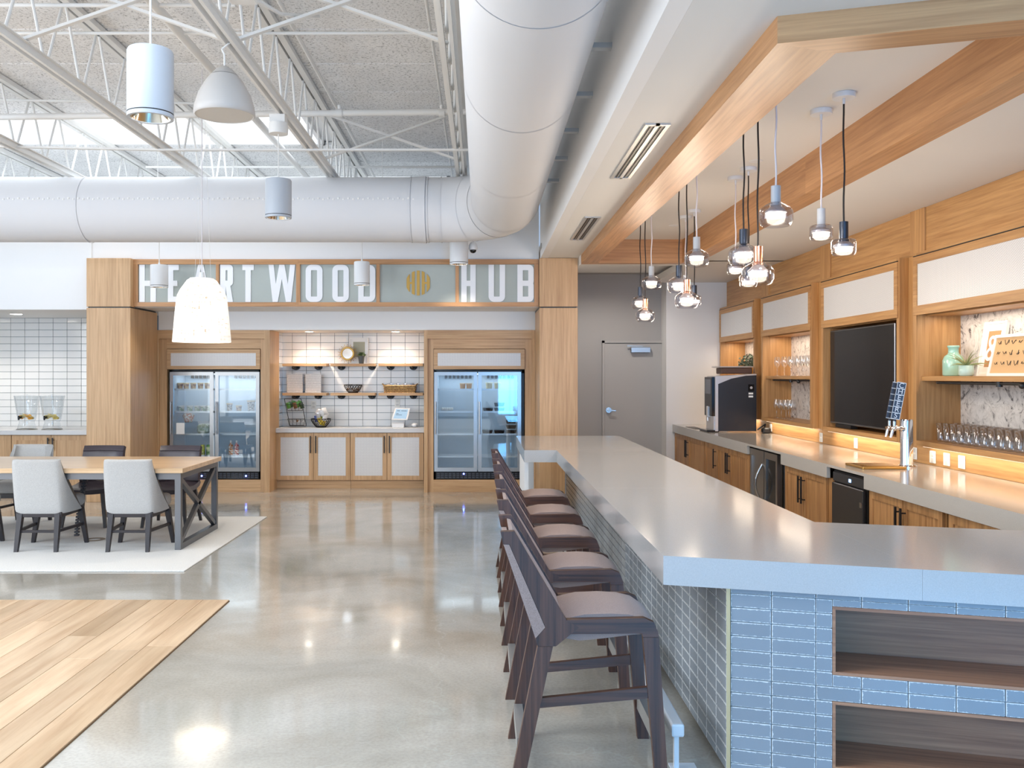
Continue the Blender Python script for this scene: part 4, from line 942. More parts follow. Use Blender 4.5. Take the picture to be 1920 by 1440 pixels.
# ================================================================ HANGING LAMPS ON THE LEFT
reflm = plain('reflector', S(220, 214, 200), 0.12, 1.0)
lampw_shaded = plain('fixture_white_shaded', S(186, 192, 200), 0.4)  # white fixture paint with bluish-grey shade put into its colour
def cyl_lamp(u, v_top, v_bot, Y, dia, lab, topz, rodm=None, canopy=False, pw=22):
    x = ux(u, Y); zb = vz(v_bot, Y); zt = vz(v_top, Y); r = dia/2
    o = thing('cylinder_pendant', lab, 'lamp', (x, Y, zb), group='white cylinder pendants')
    MB().lathe([(r, .026), (r, zt - zb - .012), (r*.95, zt - zb), (0, zt - zb)], (x, Y, zb), 40).build('housing', lampw_shaded if Y < 10 else lampw, o, auto=40)
    MB().lathe([(r*.985, .016), (r*.985, .028)], (x, Y, zb), 40).build('shadow_slot', black, o)
    MB().lathe([(r*.86, 0), (r, 0), (r, .020), (r*.86, .020)], (x, Y, zb), 40, close=True).build('trim_ring', lampw_shaded if Y < 10 else lampw, o, auto=40)
    MB().lathe([(r*.86, .004), (r*.60, .10), (r*.45, .14)], (x, Y, zb), 40).build('reflector', reflm, o, smooth=True)
    MB().cyl((x, Y, zb + .13), (x, Y, zb + .14), r*.46, n=24).build('lens', downl, o)
    MB().cyl((x, Y, zt), (x, Y, topz), .006 if not canopy else .005, n=8).cyl((x, Y, zt), (x, Y, zt + .03), .012).build('rod', rodm or steelw, o)
    if Y > 11: MB().bar((x, Y, topz), (x, 11.969, topz), .012, .012).build('wall_arm', steelw, o)
    if canopy:
        MB().lathe([(0, 0), (.085, 0), (.09, .05), (.085, .10), (0, .10)], (x, Y, topz - .05), 24).box(x - .07, x + .07, Y - .06, Y + .06, topz + .05, topz + .12).build('canopy', steelw, o, auto=40)
    spot('lamp_glow_' + lab[:12], (x, Y, zb - .01), pw, (1, .92, .80), 100, .6, .06)
cyl_lamp(282, 95, 222, 4.86, .24, 'largest white cylinder pendant, nearest the camera at the upper left', 4.04)
cyl_lamp(522, 337, 409, 8.34, .24, 'white cylinder pendant hanging from a round box in front of the duct', 3.92, canopy=True)
cyl_lamp(298.5, 497, 539, 11.55, .22, 'white cylinder pendant in front of the first sign letters', 3.95)
cyl_lamp(678.5, 491, 535, 11.55, .20, 'white cylinder pendant in front of the letter D', 3.95)
cyl_lamp(860.5, 446, 496, 11.55, .235, 'white cylinder pendant just under the duct elbow', 3.95)
sp = thing('dome_speaker', 'white dome-shaped speaker hanging from the joist', 'speaker', (ux(421, 6.54), 6.54, 3.53))
x, Y, zb = ux(421, 6.54), 6.54, vz(217, 6.54)
MB().lathe([(.205, 0), (.217, .01), (.212, .06), (.185, .15), (.135, .24), (.10, .285)], (x, Y, zb), 40).build('shell', plain('speaker_white', S(196, 192, 188), .5), sp, smooth=True)
MB().lathe([(.098, .288), (.06, .33), (.02, .355), (0, .357)], (x, Y, zb), 40).build('cap', plain('speaker_cap', S(190, 186, 182), .5), sp, smooth=True)
MB().lathe([(0, .004), (.2, .004), (.206, .0)], (x, Y, zb), 40).build('grille', plain('speaker_grille', S(206, 202, 196), .6, bump=.3, bscale=300), sp)
MB().tube([(x, Y, zb + .35), (x, Y, zb + .44), (x - .02, Y, zb + .48), (x + .04, Y, zb + .53), (-1.83, Y, 4.05)], .007, 6).build('hook', steelw, sp)
# woven lamp over the table
x, Y = ux(378.5, 9.1), 9.1
wl = thing('woven_pendant', 'large glowing white woven bell pendant above the table end', 'lamp', (x, Y, 1.985))
def wovenmat():
    m, t, b = base('woven_shade'); mp = mapped(t, (1, 1, 1)); 
    a = noise(t, mapped(t, (6, 6, 160)).outputs[0], 1, 2); c = noise(t, mapped(t, (90, 90, 5)).outputs[0], 1, 2)
    mu = t.nodes.new('ShaderNodeMath'); mu.operation = 'MULTIPLY'; t.links.new(a.outputs['Fac'], mu.inputs[0]); t.links.new(c.outputs['Fac'], mu.inputs[1])
    r = ramp(t, mu.outputs[0], [(0.12, S(186, 152, 108)), (0.20, S(250, 246, 238))]); t.links.new(r.outputs[0], b.inputs['Base Color']); t.links.new(r.outputs[0], b.inputs['Emission Color'])
    b.inputs['Emission Strength'].default_value = .55; b.inputs['Roughness'].default_value = .8
    return m
MB().lathe([(.118, .635), (.145, .618), (.215, .515), (.238, .465), (.246, .42), (.263, .26), (.285, 0), (.279, 0), (.257, .26), (.240, .42), (.231, .462), (.208, .51), (.138, .612), (.11, .628)], (x, Y, 1.985), 48).build('shade', wovenmat(), wl, smooth=True)
MB().lathe([(0, .628), (.118, .630), (.118, .64), (.03, .645), (.022, .70), (0, .70)], (x, Y, 1.985), 32).build('top_cap', paper, wl, auto=40)
MB().cyl((x, Y, 2.685), (x, Y, ZD), .005, n=8).build('cord', cordw, wl)
for k in range(3):
    a = k*2.1; MB().cyl((x + .09*math.cos(a), Y + .09*math.sin(a), 2.62), (x + .015*math.cos(a), Y, 4.6), .0015, n=4).build('stay_wire', steelw, wl)
MB().ball((x, Y, 2.28), .06).build('bulb', bulb, wl, smooth=True)
point('woven_lamp_light', (x, Y, 2.16), 16, (1, .93, .82), .08)
sc = thing('security_camera', 'small white dome security camera beside the rightmost cylinder pendant', 'camera', (ux(884, 11.6), 11.6, vz(470, 11.6)))
x, Y, z = ux(887, 11.6), 11.6, vz(463, 11.6)
MB().cyl((x, Y, z), (x, Y, 3.5), .01, n=8).bar((x, Y, 3.5), (x, 11.969, 3.5), .015, .015).lathe([(0, .06), (.035, .055), (.055, .02), (.06, -.02), (.05, -.04), (0, -.04)], (x, Y, z), 20).build('housing', lampw, sc, auto=40)
MB().ball((x, Y - .01, z - .045), .042, (1, 1, .9)).build('dome_lens', blackg, sc, smooth=True)

# ================================================================ FLOOR COVERINGS
tag(MB().box(-7.4, -2.50, 7.61, 10.54, 0.0005, .012, .003).build('area_rug', rugm), 'pale wool rug under the long table', 'rug')
wf = struct(MB().box(-7.5, -1.845, -1.0, 6.63, 0.0003, .003).build('floor_wood', plain('plank_gap', S(120, 90, 60), .8)))
rp = random.Random(11); PWD = .19; x = -1.848; pl = {}
col_i = 0
while x - PWD > -6.6:
    y = 6.628 - (0 if col_i == 0 else 0)
    lens = []
    first = rp.uniform(.5, 1.9)
    while y > 1.2:
        L = first if not lens else rp.choice((1.3, 1.6, 1.9, 2.2)); lens.append(L)
        y0 = max(y - L, 1.0)
        k = round(y - y0, 3)
        if k not in pl:
            me = MB().box(-PWD/2 + .0012, PWD/2 - .0012, -k/2 + .0012, k/2 - .0012, 0, .008, .0012).mesh('plank'); me.materials.append(plank_m); pl[k] = me
        inst('plank', pl[k], wf, (x - PWD/2, (y + y0)/2, .003)); y = y0
    x -= PWD; col_i += 1

# ================================================================ TABLE AND CHAIRS
TX0, TX1, TY0, TY1, TZ = -6.0, -2.80, 8.48, 9.74, .78
tb = thing('long_table', 'long oak-topped table with grey steel trestle frame', 'table', ((TX0 + TX1)/2, 9.1, 0))
n = 7; w = (TY1 - TY0)/n
MB().box(TX0, TX1, TY0, TY1, TZ - .045, TZ, .003).build('tabletop', tablewood, tb)
G = .055
zb_, zt_ = .012, TZ - .046
for xa in (TX0 + .03, TX1 - .03 - G):
    MB().box(xa, xa + G, TY0 + .03, TY0 + .03 + G, zb_, zt_).build('leg', iron, tb); MB().box(xa, xa + G, TY1 - .03 - G, TY1 - .03, zb_, zt_).build('leg', iron, tb)
    MB().box(xa, xa + G, TY0 + .03 + G, TY1 - .03 - G, zb_, zb_ + G).build('foot_rail', iron, tb); MB().box(xa, xa + G, TY0 + .03 + G, TY1 - .03 - G, zt_ - G, zt_).build('top_rail', iron, tb)
    ya, yb = TY0 + .03 + G, TY1 - .03 - G; za, zc = zb_ + G, zt_ - G
    for s_ in (0, 1):
        p0, p1 = ((xa + G/2, ya + .01, za + .015), (xa + G/2, yb - .01, zc - .015)) if s_ else ((xa + G/2, ya + .01, zc - .015), (xa + G/2, yb - .01, za + .015))
        MB().bar(p0, p1, .042, .042).build('cross_brace', iron, tb)
for y in (TY0 + .03, TY1 - .03 - G): MB().box(TX0 + .03 + G, TX1 - .03 - G, y, y + G, zt_ - .06, zt_).build('side_rail', iron, tb)
# cable spine under the table
cs = thing('cable_spine', 'segmented black cable guide hanging from table to rug', 'cable guide', (-4.0, 9.1, .012))
cme = MB().box(-.022, .022, -.018, .018, 0, .020, .003).cyl((0, 0, .018), (0, 0, .032), .008).mesh('link'); cme.materials.append(plain('cable_link', S(70, 70, 74), .4, .3))
for k in range(22):
    t_ = k/21; inst('link', cme, cs, (ux(163 - 13*math.sin(t_*1.5) - (6*t_), 9.1), 9.1, .68 - .0305*k))
tag(MB().lathe([(.06, .0005), (.10, .0005), (.10, .004), (.06, .004)], (ux(177, 9.05), 9.05, .012), 28).build('floor_box', plain('floor_box', S(150, 134, 116), .5)), 'round floor outlet plate in the rug under the table', 'floor outlet')

def grey_chair(lab, loc, rz):
    c = thing('upholstered_chair', lab, 'chair', (0, 0, 0), 0, 'grey upholstered chairs')
    # wrap-around back shell
    lv = 14; nt = 25
    def sec(z, inner):
        t_ = (z - .36)/(.855 - .36); t_ = max(0, min(1, t_))
        wh = .235 + .025*math.sin(PI*(1 - t_)*.6) - (.058 if inner else 0)*1 - .012*t_
        wrap = .02 + .30*(1 - t_)**1.9; yb = -.215 - .075*t_ + (.06 if inner else 0)
        row = []
        for i in range(nt):
            s_ = -1 + 2*i/(nt - 1); xx = wh*math.copysign(abs(math.sin(s_*PI/2))**.8, s_) if True else 0
            yy = yb + .035*abs(s_)**2 + wrap*max(0, (abs(s_) - .55)/.45)**1.6
            row.append((xx, yy, z))
        return row
    zs = [.36 + (.855 - .36)*i/(lv - 1) for i in range(lv)]
    O = [sec(z, 0) for z in zs]; I = [sec(z, 1) for z in zs]
    O[0] = [(x*.97, y + .01, z) for x, y, z in O[0]]
    # rounded top
    top = [[(o[0]*.97 + .03*i_[0], o[1]*.8 + i_[1]*.2, .868) for o, i_ in zip(O[-1], I[-1])], [(o[0]*.5 + .5*i_[0], o[1]*.4 + i_[1]*.6, .872) for o, i_ in zip(O[-1], I[-1])]]
    P = O + top + I[::-1]
    m = MB().grid(P)
    # close ends
    bmesh.ops.remove_doubles(m.bm, verts=m.bm.verts, dist=1e-4)
    be = [e for e in m.bm.edges if e.is_boundary]
    try: bmesh.ops.bridge_loops(m.bm, edges=[])
    except Exception: pass
    bmesh.ops.holes_fill(m.bm, edges=be, sides=0)
    bmesh.ops.recalc_face_normals(m.bm, faces=m.bm.faces)
    m.build('back_shell', chairfab, c, world=False, auto=50)
    s = MB().box(-.235, .235, -.19, .29, .375, .50, .045, seg=3)
    s.build('seat_cushion', chairfab, c, world=False, auto=60)
    MB().box(-.215, .215, -.20, .26, .325, .376, .004).build('seat_frame', legwood, c, world=False)
    for sx in (-1, 1):
        MB().taper((sx*.185, -.245, 0.012), (.016, .017), (sx*.175, -.18, .36), (.025, .026)).build('leg', legwood, c, world=False)
        MB().taper((sx*.262, .235, 0.012), (.016, .017), (sx*.205, .225, .36), (.026, .026)).build('leg', legwood, c, world=False)
        MB().bar((sx*.182, -.215, .20), (sx*.232, .23, .20), .022, .026).build('stretcher', legwood, c, world=False)
    MB().bar((-.19, -.20, .195), (.19, -.20, .195), .022, .024).build('stretcher', legwood, c, world=False)
    c.location = loc; c.rotation_euler = (0, 0, rz); return c
g0 = grey_chair('grey upholstered chair in front of the table, nearest the table end', (-3.29, 8.66, 0), 0)
dup(g0, (-4.14, 8.66, 0), 0, 'grey upholstered chair in front of the table, second from the table end')
dup(g0, (-4.99, 8.72, 0), math.radians(4), 'grey upholstered chair cut off by the left edge, in front of the table')
dup(g0, (-5.08, 10.03, 0), PI, 'grey upholstered chair behind the table at the left')
def leather_chair(lab, loc, rz):
    c = thing('leather_chair', lab, 'chair', (0, 0, 0), 0, 'dark leather chairs')
    def slab(pts_fn, name, th):
        P = pts_fn; m = MB(); m.grid([r for r in P]); bm = m.bm
        bmesh.ops.recalc_face_normals(bm, faces=bm.faces)
        bmesh.ops.solidify(bm, geom=bm.faces[:], thickness=th)
        return m.build(name, leather, c, world=False, auto=50)
    slab([[(.235*s_, .24 - .48*t_ , .445 + .02*abs(s_)**2 - .03*math.sin(PI*t_) + (.02 if t_ > .9 else 0) - (.03*(1 - t_/.15) if t_ < .15 else 0)) for s_ in [-1 + 2*i/10 for i in range(11)]] for t_ in [k/10 for k in range(11)]], 'seat', .05)
    slab([[(.232*s_*(1 - .03*t_), -.235 - .10*t_ + .05*abs(s_)**2.2 + (-.02*(t_ - .85)/.15 if t_ > .85 else 0), .47 + .385*t_) for s_ in [-1 + 2*i/10 for i in range(11)]] for t_ in [k/8 for k in range(9)]], 'backrest', .035)
    MB().tube([(.232*s_*.97, -.318 + .05*abs(s_)**2.2, .80) for s_ in [-1 + 2*i/10 for i in range(11)]], .005, 5).build('seam_piping', leather, c, world=False)
    MB().box(-.21, .21, -.20, .20, .375, .40, .004).build('seat_frame', legwood, c, world=False)
    for sx in (-1, 1):
        MB().taper((sx*.24, -.27, 0.012), (.014, .014), (sx*.19, -.19, .40), (.022, .022)).build('leg', legwood, c, world=False)
        MB().taper((sx*.235, .24, 0.012), (.014, .014), (sx*.19, .19, .40), (.022, .022)).build('leg', legwood, c, world=False)
    c.location = loc; c.rotation_euler = (0, 0, rz); return c
l0 = leather_chair('dark leather chair behind the table in front of the left fridge', (-3.42, 9.98, 0), PI)
dup(l0, (-4.285, 9.98, 0), PI, 'dark leather chair behind the table in front of the oak column')

# ================================================================ ISLAND BAR
C0 = (1.0, 3.70); IZ0, IZ1 = .785, .905
A2 = math.radians(-15.9); d2 = Vector((math.cos(A2), math.sin(A2))); n2 = Vector((-math.sin(A2), math.cos(A2)))
def fo(s, n, p=C0): return (p[0] + d2.x*s + n2.x*n, p[1] + d2.y*s + n2.y*n)
isl = thing('bar_island', 'grey-blue tiled bar island with thick pale quartz top and open wood cubbies', 'bar', (1.35, 7.0, 0))
core = plain('island_core', S(120, 122, 124), .8)
BW = 2.2; SK = .012
bodyc = MB()
bodyc.prism([(C0[0] + SK, C0[1] + SK), fo(.400, SK), fo(.400, .30), fo(BW, .30), fo(BW, .92), (1.60, fo(.55, .92)[1] + .08), (1.60, 10.84), (C0[0] + SK, 10.84)], 'z', .03, IZ0)
MF = Matrix.Translation((C0[0], C0[1], 0)) @ Matrix.Rotation(A2, 4, 'Z')
for za, zb in ((.735, IZ0), (.359, .465), (.03, .089)): bodyc.box(.400, BW, SK, .30, za, zb, M=MF)
bodyc.build('core', grout_b, isl)
MB().prism([(C0[0] + .03, C0[1] + .05), fo(BW, .05), fo(BW, .85), (1.55, 5.0), (1.55, 10.80), (C0[0] + .03, 10.80)], 'z', 0, .03).build('toe_base', black, isl)
# quartz slabs
P0 = (.749, 3.748)
sF = (1.69 - P0[0])/d2.x
pf = lambda s, n: fo(s, n, P0)
MB().prism([pf(0, 0), (1.6895, pf(sF, 0)[1]), (1.6895, 6.0), (.742, 6.0)], 'z', IZ0, IZ1).build('countertop', q_island, isl)
MB().prism([(.742, 6.0015), (1.6895, 6.0015), (1.6895, 9.032), (.742, 9.032)], 'z', IZ0, IZ1).build('countertop', q_island, isl)
MB().prism([(.42, 9.0335), (1.6895, 9.0335), (1.6895, 11.2), (.42, 11.2)], 'z', IZ0, IZ1).build('countertop', q_island, isl)
MB().prism([(1.6902, pf(sF, 0)[1]), pf(2.4, 0), pf(2.4, 1.087), (1.6902, 4.61)], 'z', IZ0, IZ1).build('countertop', q_island, isl)
# far-end legs and end cap
MB().box(.435, .475, 9.3, 10.5, 0, IZ0).build('end_leg', white, isl); MB().box(.535, .615, 10.8, 10.88, 0, IZ0).build('end_leg', white, isl)
MB().box(C0[0] - .006, 1.60, 10.842, 10.87, 0, IZ0).build('end_cap', white, isl)
# glazed tiles
TWB, THB, GR = .1685, .0577, .0035
tb_me = MB().box(GR/2, TWB - GR/2, 0, .012, GR/2, THB - GR/2, .0018).mesh('tile'); tb_me.materials.append(tile_b)
zr = [.763 - THB*k for k in range(14)]      # row tops
rows = [(IZ0 - .001, .763)] + [(zr[k], zr[k + 1]) for k in range(12)] + [(zr[12], .033)]
s0 = .012
for (zt, zb) in rows:
    for k in range(12):
        a, b = s0 + k*TWB, s0 + (k + 1)*TWB
        if k == 0: a, b = s0, s0 + .160
        else: a, b = s0 + .160 + (k - 1)*TWB, s0 + .160 + k*TWB
        if a > 1.62: break
        za, zb2 = zb, zt
        pieces = [(a, b, za, zb2)]
        out = []
        for (p, q, r_, t_) in pieces:
            for (c0, c1) in ((.465, .735), (.089, .359)):
                pass
            inside = [(c0, c1) for (c0, c1) in ((.465, .735), (.089, .359)) if t_ > c0 + .004 and r_ < c1 - .004]
            if not inside or q <= .402: out.append((p, q, r_, t_)); continue
            if p < .402: out.append((p, .402, r_, t_))
            c0, c1 = inside[0]
            if t_ > c1 + .006: out.append((max(p, .402), q, c1, t_))
            elif r_ < c0 - .006: out.append((max(p, .402), q, r_, c0))
        for (p, q, r_, t_) in out:
            x, y = fo(p, 0)
            inst('tile', tb_me, isl, (x, y, r_), A2, ((q - p)/TWB, 1, (t_ - r_)/THB))
# long side facing the stools: the nearest tiles one by one, the rest joined
side_me = MB().box(0, .012, GR/2, .164 - GR/2, GR/2, THB - GR/2, .0018).mesh('tile')
def tile_side():
    return tile_b
side_me.materials.append(tile_s)
far = MB(); cnt = 0
for k in range(44):
    y0 = C0[1] + .012 + k*.164; y1 = min(y0 + .164, 10.84)
    if y1 - y0 < .02: continue
    for (zt, zb) in rows:
        if k < 16: inst('tile', side_me, isl, (C0[0], y0, zb), 0, (1, (y1 - y0)/.164, (zt - zb)/THB))
        else: far.box(C0[0], C0[0] + .012, y0 + .004, y1 - .004, zb + .003, zt - .003)
fo_ = far.build('tiles_beyond', tile_far, isl); fo_['kind'] = 'stuff'
MB().box(-.003, .012, -.004, .012, .03, IZ0, M=MF).build('corner_trim', plain('trim_champagne', S(206, 190, 150), .35, .4), isl)
# cubbies
for (za, zb) in ((.465, .735), (.089, .359)):
    cb = MB().box(.402, BW, .284, .299, za, zb).box(.402, BW, .001, .284, za, za + .012).box(.402, BW, .001, .284, zb - .012, zb).box(.402, .414, .001, .284, za + .012, zb - .012).box(BW - .012, BW, .001, .284, za + .012, zb - .012)
    o = cb.build('cubby', cubby_w, isl, world=False); o.location = (C0[0] - 1.35, C0[1] - 7.0, 0); o.rotation_euler = (0, 0, A2)
# foot rail
fr = thing('foot_rail', 'white square foot rail along the bar island', 'foot rail', (.814, 3.77, 0))
MB().box(.787, .841, 3.765, 10.6, .146, .20, .008, seg=2).build('rail', lampw, fr)
for y in (3.80, 5.6, 7.4, 9.2, 10.4):
    MB().box(.805, .825, y, y + .02, .006, .146).build('post', lampw, fr); MB().box(.79, .90, y - .03, y + .05, 0, .006).build('floor_plate', lampw, fr)

# ================================================================ BAR STOOLS (profile in the X-Z plane)
def stool(lab, yc):
    s = thing('bar_stool', lab, 'stool', (0, 0, 0), 0, 'bar stools along the island')
    hw = .232
    for sg_ in (-1, 1):
        ya, yb = (-hw, -hw + .036) if sg_ < 0 else (hw - .036, hw)
        MB().prism([(.0745, 1.014), (.132, 1.016), (.345, .652), (.395, .625), (.300, .548), (.226, .548), (.2155, .577), (.259, .624), (.111, .964), (.085, .964)], 'y', ya, yb).build('back_post', walnut['z'], s, world=False)
        MB().prism([(.345, .655), (.660, .662), (.700, .645), (.718, .600), (.718, .585), (.655, .585), (.650, .600), (.36, .597), (.305, .553)], 'y', ya + .001, yb - .001).build('seat_rail', walnut['x'], s, world=False)
        MB().prism([(.226, .547), (.288, .547), (.172, 0), (.118, 0)], 'y', ya, yb).build('leg', walnut['z'], s, world=False)
        MB().prism([(.655, .584), (.719, .584), (.757, 0), (.706, 0)], 'y', ya, yb).build('leg', walnut['z'], s, world=False)
        MB().prism([(.185, .290), (.685, .335), (.687, .380), (.194, .330)], 'y', ya + .006, yb - .006).build('stretcher', walnut['x'], s, world=False)
    # upholstery between the frames
    MB().prism([(.112, 1.002), (.128, .998), (.335, .655), (.272, .622), (.114, .985)], 'y', -hw + .038, hw - .038).build('back_pad', stoolfab, s, world=False)
    MB().prism([(.087, .962), (.110, .962), (.257, .624), (.217, .580)], 'y', -hw + .001, hw - .001).build('back_panel', stoolfab, s, world=False)
    m = MB(); P = []
    prof = [(.30, .640), (.34, .672), (.42, .690), (.52, .694), (.60, .690), (.66, .676), (.705, .645), (.722, .600), (.700, .588), (.62, .585), (.50, .570), (.40, .560), (.31, .575)]
    ny = 9
    for k in range(ny):
        t_ = -1 + 2*k/(ny - 1); yy = t_*(hw - .038)
        P.append([(px_, yy, pz - (.022*abs(t_)**2.2 if i < 8 else 0)) for i, (px_, pz) in enumerate(prof)] + [(prof[0][0], yy, prof[0][1] - .022*abs(t_)**2.2)])
    m.grid(P)
    for row in (P[0], P[-1]): m.bm.faces.new([m.bm.verts.new(p) for p in row[:-1]])
    bmesh.ops.remove_doubles(m.bm, verts=m.bm.verts, dist=1e-5); bmesh.ops.recalc_face_normals(m.bm, faces=m.bm.faces)
    m.build('seat_pad', stoolfab, s, world=False, auto=40)
    MB().box(.118, .240, -hw + .038, hw - .038, .955, .99).build('top_rail', walnut['y'], s, world=False) if False else None
    rl = plain('rail_cap', S(176, 176, 174), .35, .6)
    MB().box(.143, .183, -hw + .037, hw - .037, .10, .16).build('rear_rail', rl, s, world=False)
    MB().box(.702, .735, -hw + .037, hw - .037, .14, .205).build('foot_rail', rl, s, world=False)
    s.location = (0, yc, 0); return s
s0_ = stool('walnut bar stool with mauve seat, nearest the camera', 3.92)
for k, w_ in enumerate(('second', 'third', 'fourth', 'fifth and farthest')): dup(s0_, (0, 3.92 + .925*(k + 1), 0), 0, 'walnut bar stool with mauve seat, %s from the camera' % w_)
# ================================================================ BACK BAR: COUNTER AND BASE UNITS
CX, WX, FX = 2.98, 3.83, 3.72         # counter edge, wall face, cabinet face
bc = thing('back_counter', 'long grey quartz back-bar counter with thick notched front edge', 'countertop', (3.4, 9.5, .885))
MB().box(CX, WX, 4.5, 14.198, .862, .885).build('slab', q_back, bc)
for a, b in ((10.2, 14.198), (7.84, 9.05), (4.5, 7.08)): MB().box(CX, CX + .03, a, b, .765, .862).build('apron', q_back, bc)
DXF = 3.03
def side_door(parent, y0, y1, z0, z1, hside, hm=True, fw=.055):
    """shaker door facing -X; y0 far, y1 near (y0>y1)"""
    a, b = min(y0, y1), max(y0, y1)
    d = MB().box(DXF - .02, DXF, a, a + fw, z0, z1).box(DXF - .02, DXF, b - fw, b, z0, z1).box(DXF - .02, DXF, a + fw, b - fw, z0, z0 + fw).box(DXF - .02, DXF, a + fw, b - fw, z1 - fw, z1).build('door', hick['z'], parent)
    MB().box(DXF - .010, DXF - .003, a + fw, b - fw, z0 + fw, z1 - fw).build('door_panel', hick['z'], d)
    hy = a + .035 if hside < 0 else b - .035
    MB().box(DXF - .065, DXF - .051, hy - .007, hy + .007, z1 - .30, z1 - .05).box(DXF - .065, DXF - .018, hy - .005, hy + .005, z1 - .27, z1 - .26).box(DXF - .065, DXF - .018, hy - .005, hy + .005, z1 - .09, z1 - .08).build('handle', black, d)
units = [((14.18, 12.28), ((14.17, 13.27, -1), (13.26, 12.29, 1)), 'hickory base cabinet farthest along the back bar, by the white end wall'),
         ((12.26, 10.21), ((12.25, 11.63, -1), (11.62, 11.05, -1), (11.04, 10.22, 1)), 'hickory base cabinet with three doors under the coffee machine end'),
         ((9.02, 7.92), ((9.01, 8.50, -1), (8.49, 7.93, 1)), 'hickory base cabinet between the beverage cooler and the keg cooler'),
         ((7.06, 5.92), ((7.05, 6.49, -1), (6.48, 5.93, 1)), 'hickory base cabinet just right of the black keg cooler'),
         ((5.86, 4.5), ((5.85, 5.19, -1), (5.18, 4.51, 1)), 'hickory base cabinet nearest the camera, cut by the island top')]
for (ya, yb), doors, lab in units:
    c = thing('base_cabinet', lab, 'cabinet', (3.4, (ya + yb)/2, 0), group='back-bar cabinets')
    MB().box(DXF + .002, WX, yb, ya, .1, .76).build('body', hick['z'], c); MB().box(DXF + .06, WX, yb, ya, 0, .1).build('toe_kick', black, c)
    for (p, q, hs) in doors: side_door(c, p, q, .11, .755, hs)
bcool = thing('beverage_cooler', 'stainless glass-door beverage cooler with curved handle under the back counter', 'fridge', (3.4, 9.6, 0))
MB().box(DXF + .03, WX - .05, 9.07, 10.16, .02, .855).build('carcass', blackg, bcool)
for k, (a, b) in enumerate(((10.15, 9.66), (9.64, 9.22))):
    d = MB().box(DXF - .03, DXF + .025, b, b + .05, .06, .84).box(DXF - .03, DXF + .025, a - .05, a, .06, .84).box(DXF - .03, DXF + .025, b + .05, a - .05, .06, .13).box(DXF - .03, DXF + .025, b + .05, a - .05, .77, .84).build('door', steel, bcool)
    MB().box(DXF - .015, DXF - .005, b + .05, a - .05, .13, .77).build('door_panel', steel if k == 0 else blackg, d)
    hy = b + .05 if k == 0 else a - .1
    if k == 0: MB().tube([(DXF - .03 - .075*math.sin(PI*i/8), hy, .28 + .42*i/8) for i in range(9)], .013, 8).build('handle', steel, d, auto=50)
keg = thing('keg_cooler', 'black keg cooler with small blue display under the tap', 'fridge', (3.4, 7.45, 0))
MB().box(DXF + .0, WX - .05, 7.12, 7.80, .02, .84).build('carcass', black, keg)
MB().box(DXF - .03, DXF, 7.15, 7.78, .06, .74, .006).build('door', plain('keg_door', S(44, 42, 42), .35), keg)
MB().box(DXF - .02, DXF, 7.15, 7.78, .75, .83, .004).build('control_panel', plain('keg_panel', S(70, 72, 76), .3, .5), keg)
MB().box(DXF - .0225, DXF - .02, 7.40, 7.44, .775, .80).build('display', emis('keg_display', (.2, .45, 1, 1), 6), keg)
MB().box(DXF - .035, DXF - .03, 7.16, 7.20, .60, .64).build('lock', steel, keg)
tag(MB().box(DXF, WX, 7.835, 7.915, 0, .76).build('filler_post', hick['z']), 'narrow wood filler between the keg cooler and the cabinet left of it', 'filler')

# ---------------------------------------------------------------- wall panelling and wall cabinets
def panelbox(y0, y1, z0, z1, ax, x0=WX, x1=4.12, nm='panel'): MB().box(x0, x1, min(y0, y1), max(y0, y1), z0, z1, .0015).build(nm, oakd[ax], rw)
cabs = [(14.198, 12.385), (12.08, 10.235), (9.946, 8.085), (7.823, 5.5)]
ZC0, ZC1 = 1.05, 2.70
for (a, b) in ((14.198, 10.2), (10.198, 8.0), (7.998, 3.6)): panelbox(a, b, .886, ZC0 - .001, 'y')
panelbox(5.5, 2.9, .886, 3.10, 'z'); 
posts = [(12.384, 12.081), (10.234, 9.947), (8.084, 7.824)]
for (a, b) in posts:
    panelbox(a, b, ZC0, ZC1, 'z', 3.80); panelbox(a, b, ZC1, 3.104, 'z', 3.815)
for (a, b) in cabs: panelbox(a, b, ZC1 + .001, 3.104, 'y')
led_m = emis('cabinet_led', (1, .84, .62, 1), 1.6)
